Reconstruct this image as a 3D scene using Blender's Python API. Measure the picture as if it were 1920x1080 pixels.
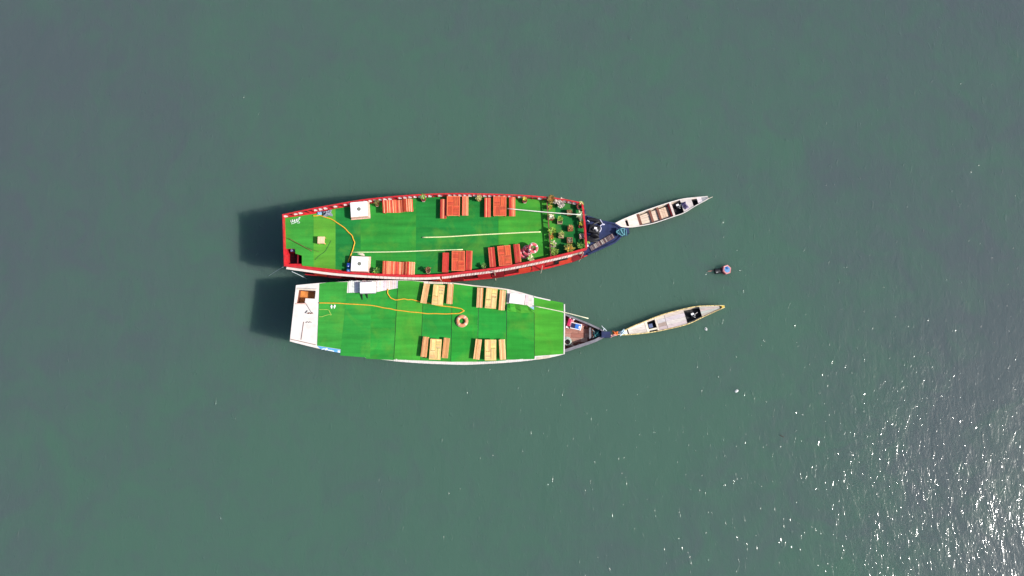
import bpy, math, random
from mathutils import Vector
random.seed(7)
R = math.radians
for o in list(bpy.data.objects):
    bpy.data.objects.remove(o, do_unlink=True)
sc = bpy.context.scene
COL = sc.collection

# ------------------------------------------------------------------ camera, sky, sun, exposure
CAM_H, TILT, FPX = 49.0, R(7.9), 1310.0          # metres above the water, lean off the nadir, focal length in photo pixels
cam_d = bpy.data.cameras.new('camera'); cam = bpy.data.objects.new('camera', cam_d); COL.objects.link(cam)
cam_d.sensor_width = 36.0; cam_d.lens = 36.0 * FPX / 1920.0
cam_d.clip_start = 0.5; cam_d.clip_end = 6000
cam.location = (0, 0, CAM_H); cam.rotation_euler = (TILT, 0, 0)
sc.camera = cam

SUN_EL, SUN_AZ = R(40.0), R(-13.0)               # sun stands to the right and a little towards the lower edge
sdir = Vector((math.cos(SUN_AZ) * math.cos(SUN_EL), math.sin(SUN_AZ) * math.cos(SUN_EL), math.sin(SUN_EL)))
world = bpy.data.worlds.new('World'); sc.world = world; world.use_nodes = True
wn = world.node_tree.nodes; wl = world.node_tree.links
bg = wn['Background']; bg.inputs['Strength'].default_value = 0.12
sky = wn.new('ShaderNodeTexSky'); sky.sky_type = 'NISHITA'; sky.sun_disc = False
sky.sun_elevation = SUN_EL; sky.sun_rotation = math.pi / 2 - SUN_AZ
sky.air_density = 1.0; sky.dust_density = 1.6; sky.ozone_density = 1.0
wl.new(sky.outputs['Color'], bg.inputs['Color'])
sun_d = bpy.data.lights.new('sun', 'SUN'); sun = bpy.data.objects.new('sun', sun_d); COL.objects.link(sun)
sun_d.energy = 4.9; sun_d.angle = R(0.53); sun_d.color = (1.0, 0.955, 0.88)
sun.rotation_euler = (-sdir).to_track_quat('-Z', 'Y').to_euler()
sc.view_settings.view_transform = 'Standard'; sc.view_settings.look = 'None'
sc.view_settings.exposure = 0.3; sc.view_settings.gamma = 1.0
sc.render.engine = 'CYCLES'
sc.cycles.use_denoising = True; sc.cycles.max_bounces = 6

def P(px, py, z=0.0):
    """photo pixel -> point of the place at height z"""
    x = (px - 960.0) / FPX; v = -(py - 540.0) / FPX
    y = v * math.cos(TILT) + math.sin(TILT); w = v * math.sin(TILT) - math.cos(TILT)
    t = (z - CAM_H) / w
    return Vector((x * t, y * t, z))
def PL(lst, z): return [P(a, b, z) for a, b in lst]

# ------------------------------------------------------------------ materials
def srgb(r, g, b):
    f = lambda c: c / 12.92 if c <= 0.04045 else ((c + 0.055) / 1.055) ** 2.4
    return (f(r / 255), f(g / 255), f(b / 255))
def turf(r, g, b): return tuple(c * 0.62 for c in srgb(r, g, b))
MATS = {}
def new_mat(name):
    m = bpy.data.materials.new(name); m.use_nodes = True
    nt = m.node_tree; b = nt.nodes['Principled BSDF']
    return m, nt, b
def math_node(nt, op, a, b=None):
    n = nt.nodes.new('ShaderNodeMath'); n.operation = op
    for i, x in enumerate((a, b)):
        if x is None: continue
        if isinstance(x, (int, float)): n.inputs[i].default_value = x
        else: nt.links.new(x, n.inputs[i])
    return n.outputs[0]
def noise_node(nt, scale, vec=None, detail=4, rough=0.55, dist=0.0):
    n = nt.nodes.new('ShaderNodeTexNoise'); n.inputs['Scale'].default_value = scale
    n.inputs['Detail'].default_value = detail; n.inputs['Roughness'].default_value = rough
    n.inputs['Distortion'].default_value = dist
    if vec is not None: nt.links.new(vec, n.inputs['Vector'])
    return n.outputs['Fac']
def world_pos(nt, scale=(1, 1, 1), rz=0):
    g = nt.nodes.new('ShaderNodeNewGeometry'); mp = nt.nodes.new('ShaderNodeMapping')
    nt.links.new(g.outputs['Position'], mp.inputs['Vector'])
    mp.inputs['Scale'].default_value = scale; mp.inputs['Rotation'].default_value = (0, 0, rz)
    return mp.outputs['Vector']
def scale_colour(nt, col_socket, fac_socket):
    mx = nt.nodes.new('ShaderNodeMix'); mx.data_type = 'RGBA'; mx.blend_type = 'MULTIPLY'
    mx.inputs[0].default_value = 1.0
    nt.links.new(col_socket, mx.inputs[6]); nt.links.new(fac_socket, mx.inputs[7])
    return mx.outputs[2]
def ramp(nt, fac, lo, hi, a=0.3, b=0.7):
    r = nt.nodes.new('ShaderNodeMapRange'); nt.links.new(fac, r.inputs[0])
    r.inputs[1].default_value = a; r.inputs[2].default_value = b
    r.inputs[3].default_value = lo; r.inputs[4].default_value = hi
    return r.outputs[0]
def paint(name, col, rough=0.55, var=0.18, scale=3.0, bump=0.0, bscale=40, stretch=(1, 1, 1), spec=0.4, dirt=None, objcol=False, rnd=0.0, island=0.0):
    """painted / wooden / cloth surface: own colour, uneven wear, fine relief"""
    if name in MATS: return MATS[name]
    m, nt, b = new_mat(name)
    vec = world_pos(nt, stretch)
    if objcol:
        oi = nt.nodes.new('ShaderNodeObjectInfo'); c = oi.outputs['Color']
    else:
        rgb = nt.nodes.new('ShaderNodeRGB'); rgb.outputs[0].default_value = (*col, 1); c = rgb.outputs[0]
    f = ramp(nt, noise_node(nt, scale, vec, 5), 1 - var, 1 + var)
    if rnd:
        oi2 = nt.nodes.new('ShaderNodeObjectInfo')
        f = math_node(nt, 'MULTIPLY', f, ramp(nt, oi2.outputs['Random'], 1 - rnd, 1 + rnd, 0, 1))
    if island:
        gg = nt.nodes.new('ShaderNodeNewGeometry')
        f = math_node(nt, 'MULTIPLY', f, ramp(nt, gg.outputs['Random Per Island'], 1 - island, 1 + island, 0, 1))
    c = scale_colour(nt, c, f)
    if dirt:
        mx = nt.nodes.new('ShaderNodeMix'); mx.data_type = 'RGBA'
        nt.links.new(ramp(nt, noise_node(nt, 1.7, vec, 6, 0.65), 0, dirt[3], 0.5, 0.75), mx.inputs[0])
        nt.links.new(c, mx.inputs[6]); mx.inputs[7].default_value = (*dirt[:3], 1); c = mx.outputs[2]
    nt.links.new(c, b.inputs['Base Color'])
    b.inputs['Roughness'].default_value = rough; b.inputs['Specular IOR Level'].default_value = spec
    if bump:
        bp = nt.nodes.new('ShaderNodeBump'); bp.inputs['Strength'].default_value = bump; bp.inputs['Distance'].default_value = 0.01
        nt.links.new(noise_node(nt, bscale, vec, 3), bp.inputs['Height']); nt.links.new(bp.outputs[0], b.inputs['Normal'])
    MATS[name] = m
    return m

def carpet_material():
    m, nt, b = new_mat('carpet_turf')
    oi = nt.nodes.new('ShaderNodeObjectInfo')
    w = world_pos(nt)
    big = ramp(nt, noise_node(nt, 0.7, w, 5, 0.6), 0.90, 1.10)
    ox = nt.nodes.new('ShaderNodeVectorMath'); ox.operation = 'ADD'; nt.links.new(w, ox.inputs[0])
    rr = math_node(nt, 'MULTIPLY', oi.outputs['Random'], 50.0); cmb = nt.nodes.new('ShaderNodeCombineXYZ')
    nt.links.new(rr, cmb.inputs[0]); nt.links.new(rr, cmb.inputs[1]); nt.links.new(cmb.outputs[0], ox.inputs[1])
    def stretched(s):
        mp = nt.nodes.new('ShaderNodeMapping'); nt.links.new(ox.outputs[0], mp.inputs['Vector']); mp.inputs['Scale'].default_value = s
        return mp.outputs['Vector']
    st1 = ramp(nt, noise_node(nt, 1.0, stretched((0.22, 2.2, 1)), 4), 0.78, 1.20)
    st2 = ramp(nt, noise_node(nt, 1.0, stretched((5.0, 0.3, 1)), 4), 0.96, 1.04)
    fine = ramp(nt, noise_node(nt, 55, w, 2), 0.86, 1.14)
    f = math_node(nt, 'MULTIPLY', math_node(nt, 'MULTIPLY', big, st1), math_node(nt, 'MULTIPLY', st2, fine))
    c = scale_colour(nt, oi.outputs['Color'], f)
    mx = nt.nodes.new('ShaderNodeMix'); mx.data_type = 'RGBA'         # sun-bleached, worn patches
    nt.links.new(ramp(nt, noise_node(nt, 0.55, ox.outputs[0], 6, 0.62, 0.6), 0, 0.42, 0.5, 0.72), mx.inputs[0])
    nt.links.new(c, mx.inputs[6]); mx.inputs[7].default_value = (0.13, 0.31, 0.03, 1)
    nt.links.new(mx.outputs[2], b.inputs['Base Color'])
    b.inputs['Roughness'].default_value = 0.85; b.inputs['Specular IOR Level'].default_value = 0.15
    bp = nt.nodes.new('ShaderNodeBump'); bp.inputs['Strength'].default_value = 0.5; bp.inputs['Distance'].default_value = 0.012
    h = math_node(nt, 'ADD', noise_node(nt, 70, w, 2), math_node(nt, 'MULTIPLY', noise_node(nt, 2.2, stretched((0.5, 1.6, 1)), 3), 2.2))
    nt.links.new(h, bp.inputs['Height']); nt.links.new(bp.outputs[0], b.inputs['Normal'])
    return m

def water_material():
    m, nt, b = new_mat('lake_water')
    g = nt.nodes.new('ShaderNodeNewGeometry')
    w = g.outputs['Position']
    # random turbidity mottling, plus sky reflection painted as grey-blue into the base colour
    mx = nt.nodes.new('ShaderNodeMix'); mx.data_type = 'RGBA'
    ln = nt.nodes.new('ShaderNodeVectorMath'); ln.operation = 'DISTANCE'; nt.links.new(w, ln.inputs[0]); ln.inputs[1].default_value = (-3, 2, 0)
    sky_grey = ramp(nt, ln.outputs['Value'], 0, 1, 12, 38)                   # painted sky reflection: greyer with distance from the boats
    grey_mix = math_node(nt, 'ADD', math_node(nt, 'MULTIPLY', sky_grey, 0.75), math_node(nt, 'MULTIPLY', ramp(nt, noise_node(nt, 0.05, w, 6, 0.62, 0.8), -0.5, 0.5, 0.3, 0.7), 0.8))
    grey_mix = math_node(nt, 'ADD', grey_mix, math_node(nt, 'MULTIPLY', ramp(nt, noise_node(nt, 0.35, w, 5, 0.65, 1.2), -0.5, 0.5, 0.3, 0.7), 0.65))
    nt.links.new(ramp(nt, grey_mix, 0, 1, 0, 1), mx.inputs[0])
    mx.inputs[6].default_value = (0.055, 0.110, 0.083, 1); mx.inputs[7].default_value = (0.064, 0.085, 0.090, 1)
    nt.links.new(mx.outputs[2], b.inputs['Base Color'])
    b.subsurface_method = 'BURLEY' if hasattr(b, 'subsurface_method') else None
    b.inputs['Subsurface Weight'].default_value = 1.0
    b.inputs['Subsurface Radius'].default_value = (1.2, 1.5, 1.5); b.inputs['Subsurface Scale'].default_value = 1.0
    b.inputs['Roughness'].default_value = 0.07; b.inputs['IOR'].default_value = 1.333; b.inputs['Specular IOR Level'].default_value = 0.3
    b.inputs['Coat Weight'].default_value = 0.26; b.inputs['Coat Roughness'].default_value = 0.21; b.inputs['Coat IOR'].default_value = 1.333   # unresolved capillary ripples
    # ripples: crests lie across the sun's direction, rougher where the wind gets at the water
    def mapped(s, rz):
        mp = nt.nodes.new('ShaderNodeMapping'); nt.links.new(w, mp.inputs['Vector'])
        mp.inputs['Scale'].default_value = s; mp.inputs['Rotation'].default_value = (0, 0, rz); return mp.outputs['Vector']
    gust = ramp(nt, noise_node(nt, 0.06, w, 4, 0.6, 0.5), 0.45, 1.35, 0.3, 0.7)
    patch = ramp(nt, noise_node(nt, 0.32, mapped((1, 0.6, 1), 0.3), 3, 0.6, 0.8), 0.25, 1.75, 0.3, 0.7)
    sx = nt.nodes.new('ShaderNodeSeparateXYZ'); nt.links.new(w, sx.inputs[0])
    fetch = ramp(nt, sx.outputs[0], 0.85, 1.0, -15, 30)
    amp = math_node(nt, 'MULTIPLY', gust, fetch)
    h1 = math_node(nt, 'MULTIPLY', noise_node(nt, 1.0, mapped((0.40, 0.22, 1), R(14)), 2, 0.5, 0.6), 0.060)
    h2 = math_node(nt, 'MULTIPLY', noise_node(nt, 1.0, mapped((2.0, 0.9, 1), R(-12)), 3, 0.6, 0.8), 0.036)
    h3 = math_node(nt, 'MULTIPLY', math_node(nt, 'MULTIPLY', noise_node(nt, 1.0, mapped((8.5, 3.6, 1), R(20)), 2, 0.5, 0.5), 0.0075), patch)
    cat = ramp(nt, noise_node(nt, 0.75, mapped((1, 0.7, 1), -0.4), 3, 0.6, 1.0), 0, 1, 0.56, 0.72)     # cat's-paws
    def wavelets(n, thr, a):                                              # scattered steep little crests
        e = math_node(nt, 'MAXIMUM', math_node(nt, 'SUBTRACT', n, thr), 0.0)
        return math_node(nt, 'MULTIPLY', math_node(nt, 'MULTIPLY', e, e), a)
    w1 = wavelets(noise_node(nt, 1.0, mapped((3.6, 1.5, 1), R(10)), 1, 0.5, 0.7), 0.63, 0.9)
    w2 = wavelets(noise_node(nt, 1.0, mapped((7.5, 3.4, 1), R(-18)), 1, 0.5, 0.5), 0.655, 0.5)
    h4 = math_node(nt, 'ADD', w1, math_node(nt, 'MULTIPLY', w2, math_node(nt, 'ADD', cat, 0.5)))
    h = math_node(nt, 'ADD', math_node(nt, 'MULTIPLY', math_node(nt, 'ADD', math_node(nt, 'ADD', h1, h2), h3), amp), math_node(nt, 'MULTIPLY', h4, fetch))
    bp = nt.nodes.new('ShaderNodeBump'); bp.inputs['Strength'].default_value = 1.0; bp.inputs['Distance'].default_value = 1.0
    nt.links.new(h, bp.inputs['Height']); nt.links.new(bp.outputs[0], b.inputs['Normal']); nt.links.new(bp.outputs[0], b.inputs['Coat Normal'])
    return m

M_CARPET = carpet_material()
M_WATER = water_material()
M_RED = paint('red_paint', srgb(190, 34, 42), 0.55, 0.25, 4, 0.2, dirt=(0.30, 0.06, 0.05, 0.7))
M_DKRED = paint('dark_red_paint', srgb(120, 18, 30), 0.6, 0.25, 5, 0.15)
M_ORED = paint('orange_red_paint', srgb(208, 62, 40), 0.55, 0.2, 5, 0.15)
M_WHITE = paint('white_paint', (0.70, 0.645, 0.605), 0.55, 0.08, 3, 0.1, dirt=(0.50, 0.44, 0.38, 0.5))
M_WHITEBOX = paint('white_gelcoat', (0.84, 0.84, 0.84), 0.4, 0.04, 3)
M_CREAM = paint('cream_paint', (0.66, 0.56, 0.45), 0.6, 0.12, 3, 0.1, dirt=(0.4, 0.33, 0.25, 0.5))
M_PINKW = paint('faded_pink_trim', (0.72, 0.43, 0.36), 0.6, 0.2, 6)
M_NAVY = paint('navy_paint', (0.017, 0.026, 0.085), 0.45, 0.4, 2.5, 0.2, dirt=(0.035, 0.05, 0.10, 0.6))
M_GREYNAVY = paint('weathered_grey_timber', (0.17, 0.165, 0.19), 0.6, 0.3, 3, 0.2)
M_BROWN = paint('brown_timber', (0.16, 0.055, 0.035), 0.6, 0.3, 4, 0.2)
M_PLANK = paint('planks_tinted', (1, 1, 1), 0.65, 0.22, 3.0, 0.25, 30, (1.0, 6.0, 1), objcol=True, rnd=0.14)
M_SLAT = paint('slats_tinted', (1, 1, 1), 0.55, 0.18, 3.5, 0.2, 30, (5.0, 1.0, 1), objcol=True, rnd=0.22)
M_BLACK = paint('black_iron', (0.012, 0.012, 0.015), 0.5, 0.4, 6, 0.2)
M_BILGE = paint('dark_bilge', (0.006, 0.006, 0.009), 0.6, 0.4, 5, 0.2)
M_GREY = paint('grey_metal', (0.30, 0.30, 0.31), 0.45, 0.25, 8)
M_GREYVENT = paint('grey_vent', (0.17, 0.17, 0.14), 0.7, 0.15, 8)
M_TINT = paint('tinted_plastic', (1, 1, 1), 0.45, 0.12, 6, objcol=True)
M_CLOTH = paint('tinted_cloth', (1, 1, 1), 0.8, 0.25, 9, 0.5, 25, objcol=True)
M_ROPE = paint('tinted_rope', (1, 1, 1), 0.75, 0.2, 14, 0.4, 60, objcol=True)
M_LEAF = paint('tinted_leaves', (1, 1, 1), 0.6, 0.2, 7, objcol=True, island=0.5)
M_SOIL = paint('potting_soil', (0.055, 0.035, 0.022), 0.9, 0.4, 20, 0.5)
M_RUST = paint('orange_sheet', (0.60, 0.22, 0.05), 0.6, 0.3, 2.2, 0.2, dirt=(0.38, 0.06, 0.015, 0.9))

# ------------------------------------------------------------------ mesh helpers
ORG = {}
class MB:
    def __init__(s): s.v = []; s.f = []
    def add(s, vs, fs):
        k = len(s.v); s.v += [tuple(p) for p in vs]; s.f += [tuple(i + k for i in f) for f in fs]; return s
    def box(s, c, d, rz=0.0, taper=1.0):
        ca, sa = math.cos(rz), math.sin(rz); vs = []
        for iz in (-1, 1):
            t = taper if iz > 0 else 1.0
            for ix, iy in ((-1, -1), (1, -1), (1, 1), (-1, 1)):
                x, y = ix * d[0] / 2 * t, iy * d[1] / 2 * t
                vs.append((c[0] + x * ca - y * sa, c[1] + x * sa + y * ca, c[2] + iz * d[2] / 2))
        return s.add(vs, [(3, 2, 1, 0), (4, 5, 6, 7), (0, 1, 5, 4), (1, 2, 6, 5), (2, 3, 7, 6), (3, 0, 4, 7)])
    def prism(s, poly, z0, z1):
        pts = [(p[0], p[1]) for p in poly]
        a = sum(pts[i][0] * pts[(i + 1) % len(pts)][1] - pts[(i + 1) % len(pts)][0] * pts[i][1] for i in range(len(pts)))
        if a < 0: pts.reverse()
        n = len(pts)
        return s.add([(x, y, z0) for x, y in pts] + [(x, y, z1) for x, y in pts],
                     [tuple(range(n - 1, -1, -1)), tuple(range(n, 2 * n))] + [(i, (i + 1) % n, n + (i + 1) % n, n + i) for i in range(n)])
    def sweep(s, path, w, h, closed=False, off=0.0):
        """rectangular bar of width w, height h (its underside on the path) along a nearly level path"""
        pts = [Vector(p) for p in path]; n = len(pts); rings = []
        for i in range(n):
            a = pts[(i - 1) % n] if (closed or i > 0) else pts[i]; b = pts[(i + 1) % n] if (closed or i < n - 1) else pts[i]
            d = b - a; d.z = 0; d.normalize(); nr = Vector((-d.y, d.x, 0)); c = pts[i] + nr * off
            rings.append([c - nr * w / 2, c + nr * w / 2, c + nr * w / 2 + Vector((0, 0, h)), c - nr * w / 2 + Vector((0, 0, h))])
        k = [p for r in rings for p in r]; fs = []
        m = n if closed else n - 1
        for i in range(m):
            j = (i + 1) % n
            for q in range(4): fs.append((i * 4 + q, i * 4 + (q + 1) % 4, j * 4 + (q + 1) % 4, j * 4 + q))
        if not closed: fs += [(3, 2, 1, 0), tuple((n - 1) * 4 + q for q in range(4))]
        return s.add(k, [tuple(reversed(f)) for f in fs])
    def tube(s, path, r, n=6, r1=None):
        pts = [Vector(p) for p in path]; k = []; m = len(pts)
        for i, p in enumerate(pts):
            d = (pts[min(i + 1, m - 1)] - pts[max(i - 1, 0)]); d.normalize()
            up = Vector((0, 0, 1)) if abs(d.z) < 0.9 else Vector((1, 0, 0))
            a = d.cross(up); a.normalize(); b = d.cross(a)
            rr = r if r1 is None else r + (r1 - r) * i / max(1, m - 1)
            k += [p + a * rr * math.cos(2 * math.pi * q / n) + b * rr * math.sin(2 * math.pi * q / n) for q in range(n)]
        fs = [(i * n + q, i * n + (q + 1) % n, (i + 1) * n + (q + 1) % n, (i + 1) * n + q) for i in range(m - 1) for q in range(n)]
        fs += [tuple(range(n - 1, -1, -1)), tuple(range((m - 1) * n, m * n))]
        return s.add(k, fs)
    def lathe(s, prof, n=16, c=(0, 0, 0), tilt=None, wob=0.0):
        k = []
        for r, z in prof:
            for q in range(n):
                a = 2 * math.pi * q / n; rr = r * (1 + wob * math.sin(3 * a + z * 9))
                p = Vector((rr * math.cos(a), rr * math.sin(a), z))
                if tilt: p.rotate(tilt)
                k.append(p + Vector(c))
        m = len(prof)
        fs = [(i * n + q, i * n + (q + 1) % n, (i + 1) * n + (q + 1) % n, (i + 1) * n + q) for i in range(m - 1) for q in range(n)]
        fs += [tuple(range(n - 1, -1, -1)), tuple(range((m - 1) * n, m * n))]
        return s.add(k, fs)
    def torus(s, R0, r, n=28, k=10, a0=0.0, a1=2 * math.pi, c=(0, 0, 0), fat=1.0):
        full = abs(a1 - a0 - 2 * math.pi) < 1e-6; m = n if full else n + 1; vs = []
        for i in range(m):
            a = a0 + (a1 - a0) * i / n
            for q in range(k):
                b = 2 * math.pi * q / k; rr = R0 + r * math.cos(b)
                vs.append((c[0] + rr * math.cos(a), c[1] + rr * math.sin(a), c[2] + r * fat * math.sin(b)))
        fs = []
        for i in range(n if full else n):
            j = (i + 1) % m
            if not full and i == n: break
            for q in range(k): fs.append((i * k + q, j * k + q, j * k + (q + 1) % k, i * k + (q + 1) % k))
        return s.add(vs, fs)
    def build(s, name, mat, parent=None, col=None, smooth=False, local=False, bevel=0.0):
        o = (0, 0, 0) if (local or parent is None) else ORG.get(parent.name, (0, 0, 0))
        me = bpy.data.meshes.new(name)
        me.from_pydata([(x - o[0], y - o[1], z - o[2]) for x, y, z in s.v], [], s.f)
        me.update(); me.materials.append(mat)
        if smooth:
            for p in me.polygons: p.use_smooth = True
        ob = bpy.data.objects.new(name, me); COL.objects.link(ob)
        if parent is not None: ob.parent = parent; ORG[ob.name] = o
        if col: ob.color = (*col, 1)
        if bevel:
            bv = ob.modifiers.new('bevel', 'BEVEL'); bv.width = bevel; bv.segments = 2; bv.limit_method = 'ANGLE'
        return ob
def tag(o, label, cat, group=None):
    o['label'] = label; o['category'] = cat
    if group: o['group'] = group
    return o
def thing(name, label, cat, loc, rz=0.0, group=None):
    e = bpy.data.objects.new(name, None); COL.objects.link(e); e.empty_display_size = 0.3
    e.location = loc; e.rotation_euler = (0, 0, rz); ORG[e.name] = tuple(loc)
    return tag(e, label, cat, group)
def child(name, mesh, mat_parent, loc, scale=(1, 1, 1), rot=(0, 0, 0), col=None):
    """another object on shared mesh data"""
    o = bpy.data.objects.new(name, mesh); COL.objects.link(o); o.parent = mat_parent
    o.location = loc; o.scale = scale; o.rotation_euler = rot
    if col: o.color = (*col, 1)
    return o
def copy_tree(o, parent=None):
    c = o.copy(); COL.objects.link(c); c.parent = parent
    for ch in list(o.children): copy_tree(ch, c)
    return c
def smooth_path(pts, k=6):
    """Catmull-Rom through the points"""
    p = [Vector(q) for q in pts]; out = []
    for i in range(len(p) - 1):
        a, b, c, d = p[max(i - 1, 0)], p[i], p[i + 1], p[min(i + 2, len(p) - 1)]
        for j in range(k):
            t = j / k
            out.append(0.5 * ((2 * b) + (c - a) * t + (2 * a - 5 * b + 4 * c - d) * t * t + (3 * b - a - 3 * c + d) * t ** 3))
    out.append(p[-1]); return out
def interp(lst, x):
    if x <= lst[0][0]: return lst[0][1]
    for (a, b), (c, d) in zip(lst, lst[1:]):
        if x <= c: return b + (d - b) * (x - a) / (c - a)
    return lst[-1][1]
def resample(path, step):
    p = [Vector(q) for q in path]; out = [p[0].copy()]; acc = 0.0
    L = sum((b - a).length for a, b in zip(p, p[1:])); n = max(1, round(L / step)); st = L / n; want = st
    for a, b in zip(p, p[1:]):
        seg = (b - a).length
        while want <= acc + seg + 1e-9 and len(out) <= n:
            out.append(a + (b - a) * ((want - acc) / seg)); want += st
        acc += seg
    return out
def offset(path, d):
    pts = [Vector(p) for p in path]; out = []
    for i in range(len(pts)):
        a = pts[max(i - 1, 0)]; b = pts[min(i + 1, len(pts) - 1)]; t = b - a; t.z = 0; t.normalize()
        out.append(pts[i] + Vector((-t.y, t.x, 0)) * d)
    return out
def at_z(path, z): return [Vector((p[0], p[1], z)) for p in path]
unit = MB().box((0, 0, 0), (1, 1, 1)).v, MB().box((0, 0, 0), (1, 1, 1)).f
def unit_mesh(name, mat):
    me = bpy.data.meshes.new(name); me.from_pydata(*[unit[0], [], unit[1]]); me.update(); me.materials.append(mat); return me
U_SLAT = unit_mesh('slat', M_SLAT); U_PLANK = unit_mesh('plank', M_PLANK)
U_PANEL = unit_mesh('panel', paint('pinkish_white_board', (0.66, 0.52, 0.50), 0.6, 0.25, 6)); U_POST = unit_mesh('post', M_RED); U_DPOST = unit_mesh('fence_post', M_DKRED)

# ------------------------------------------------------------------ the lake
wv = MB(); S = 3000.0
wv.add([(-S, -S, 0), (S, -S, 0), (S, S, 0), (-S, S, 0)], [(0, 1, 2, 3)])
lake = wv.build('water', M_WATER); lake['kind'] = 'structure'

# ------------------------------------------------------------------ shared boat builders
def hull_loft(north, south, levels, n=48, cap_z=None):
    """north/south gunwale lines (world, x ascending, meeting at the bow); levels = [(z, factor, pull)]"""
    N = sorted([(p.x, p.y) for p in north]); Sx = sorted([(p.x, p.y) for p in south])
    x0 = max(N[0][0], Sx[0][0]); x1 = min(N[-1][0], Sx[-1][0])
    st = []
    for i in range(n + 1):
        t = i / n; x = x0 + (x1 - x0) * (1 - (1 - t) ** 1.3)
        a, b = interp(N, x), interp(Sx, x); st.append((x, (a + b) / 2, max(0.02, (a - b) / 2)))
    mb = MB(); m = len(levels)
    for x, c, hw in st:
        for sgn in (1, -1):
            for z, f, pull in levels:
                xx = x - pull * max(0.0, (x - (x0 + x1) / 2) / ((x1 - x0) / 2)) ** 2
                mb.v.append((xx, c + sgn * hw * f, z))
    for i in range(n):
        for k in range(m - 1):
            a = i * 2 * m + k; b = (i + 1) * 2 * m + k
            mb.f.append((a, b, b + 1, a + 1))
            mb.f.append((a + m, a + m + 1, b + m + 1, b + m))
        a = i * 2 * m + m - 1; b = (i + 1) * 2 * m + m - 1
        mb.f.append((a, b, b + m, a + m))
    mb.f.append(tuple(range(m)) + tuple(range(2 * m - 1, m - 1, -1)))
    e = n * 2 * m
    mb.f.append(tuple(e + q for q in range(m - 1, -1, -1)) + tuple(e + m + q for q in range(m)))
    return mb, st
def strip_points(xt0, xt1, xb0, xb1, nf, sf, z, n=10):
    top = [P(xt0 + (xt1 - xt0) * i / n, nf(xt0 + (xt1 - xt0) * i / n), z) for i in range(n + 1)]
    bot = [P(xb0 + (xb1 - xb0) * i / n, sf(xb0 + (xb1 - xb0) * i / n), z) for i in range(n + 1)]
    return top + bot[::-1]
def plank_row(path, width, z, gap, step, thick, jitter, name, mat, parent, off):
    """short boards laid crosswise along an edge, too fine to pick apart: one joined part"""
    pts = resample(path, step); mb = MB()
    for a, b in zip(pts, pts[1:]):
        d = b - a; L = d.length; d.normalize(); nr = Vector((-d.y, d.x, 0)); c = (a + b) / 2 + nr * off
        mb.box((c.x, c.y, z + random.uniform(-jitter, jitter)), (max(0.02, L - gap * random.uniform(0.6, 1.6)), width * random.uniform(0.93, 1.05), thick), math.atan2(d.y, d.x))
    o = mb.build(name, mat, parent); o['kind'] = 'stuff'; return o

# ================================================================== upper (red railed) houseboat
ZD, ZR = 3.45, 3.95
rail_n = [(529, 403), (580, 392.5), (632, 383), (680, 375), (740, 368.5), (800, 364.5), (860, 363), (930, 364.5), (980, 366.5), (1030, 370.5), (1060, 374.5), (1092, 381)]
rail_s = [(532, 497), (580, 503.5), (630, 509.5), (704, 514.5), (778, 517.2), (830, 515.4), (860, 511.7), (920, 504.5), (978, 494.5), (1056, 477.5), (1100, 466)]
RN, RS = PL(rail_n, ZR), PL(rail_s, ZR)
RNs, RSs = smooth_path(RN, 4), smooth_path(RS, 4)
boatA = thing('houseboat', 'red railed houseboat with green turf roof deck, potted plants and navy bow', 'houseboat', P(830, 460, 0))
# hull
bow_n = PL([(1100, 405.5), (1131.5, 416), (1151.5, 419.5), (1160, 424.6), (1168, 430)], 1.0)
bow_s = PL([(1105, 476), (1134.5, 463), (1155, 453.5), (1164, 444), (1170, 437)], 1.0)
hull_n = [Vector((p.x, p.y - 0.12, 1.0)) for p in RNs if p.x < P(1056, 375, ZR).x and p.x > RN[0].x + 0.7] + bow_n
hull_s = PL([(572, 513.5), (620, 518.5), (690, 523.5), (760, 527), (830, 527), (880, 524.5), (930, 519.5), (980, 511), (1030, 501), (1070, 490.5)], 1.0) + bow_s
mb, stA = hull_loft(hull_n, hull_s, [(1.0, 1.0, 0), (0.72, 0.985, 0.1), (0.3, 0.95, 0.35), (-0.15, 0.86, 0.8), (-0.5, 0.6, 1.6)])
hullA = mb.build('hull', M_NAVY, boatA, smooth=False)
cutA = P(1094, 440, 1.0).x
gn = [Vector((x, c + h, 1.0)) for x, c, h in stA]; gs = [Vector((x, c - h, 1.0)) for x, c, h in stA]
MB().sweep(at_z([p for p in gs if p.x < cutA + 0.3], 0.80), 0.10, 0.20).build('rubbing_strake', M_RED, hullA)
MB().sweep(at_z([p for p in gn if p.x < cutA + 0.3], 0.80), 0.10, 0.20).build('rubbing_strake', M_RED, hullA)
MB().sweep(at_z([p for p in gs if p.x >= cutA], 1.0), 0.11, 0.10).build('gunwale', M_NAVY, hullA)
MB().sweep(at_z([p for p in gn if p.x >= cutA], 1.0), 0.11, 0.10).build('gunwale', M_NAVY, hullA)
bd = [p for p in gn if p.x >= cutA - 0.6] + [p for p in reversed(gs) if p.x >= cutA - 0.6]
bow_deck = MB().prism(bd, 0.86, 1.02).build('bow_deck', M_NAVY, boatA)
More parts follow.
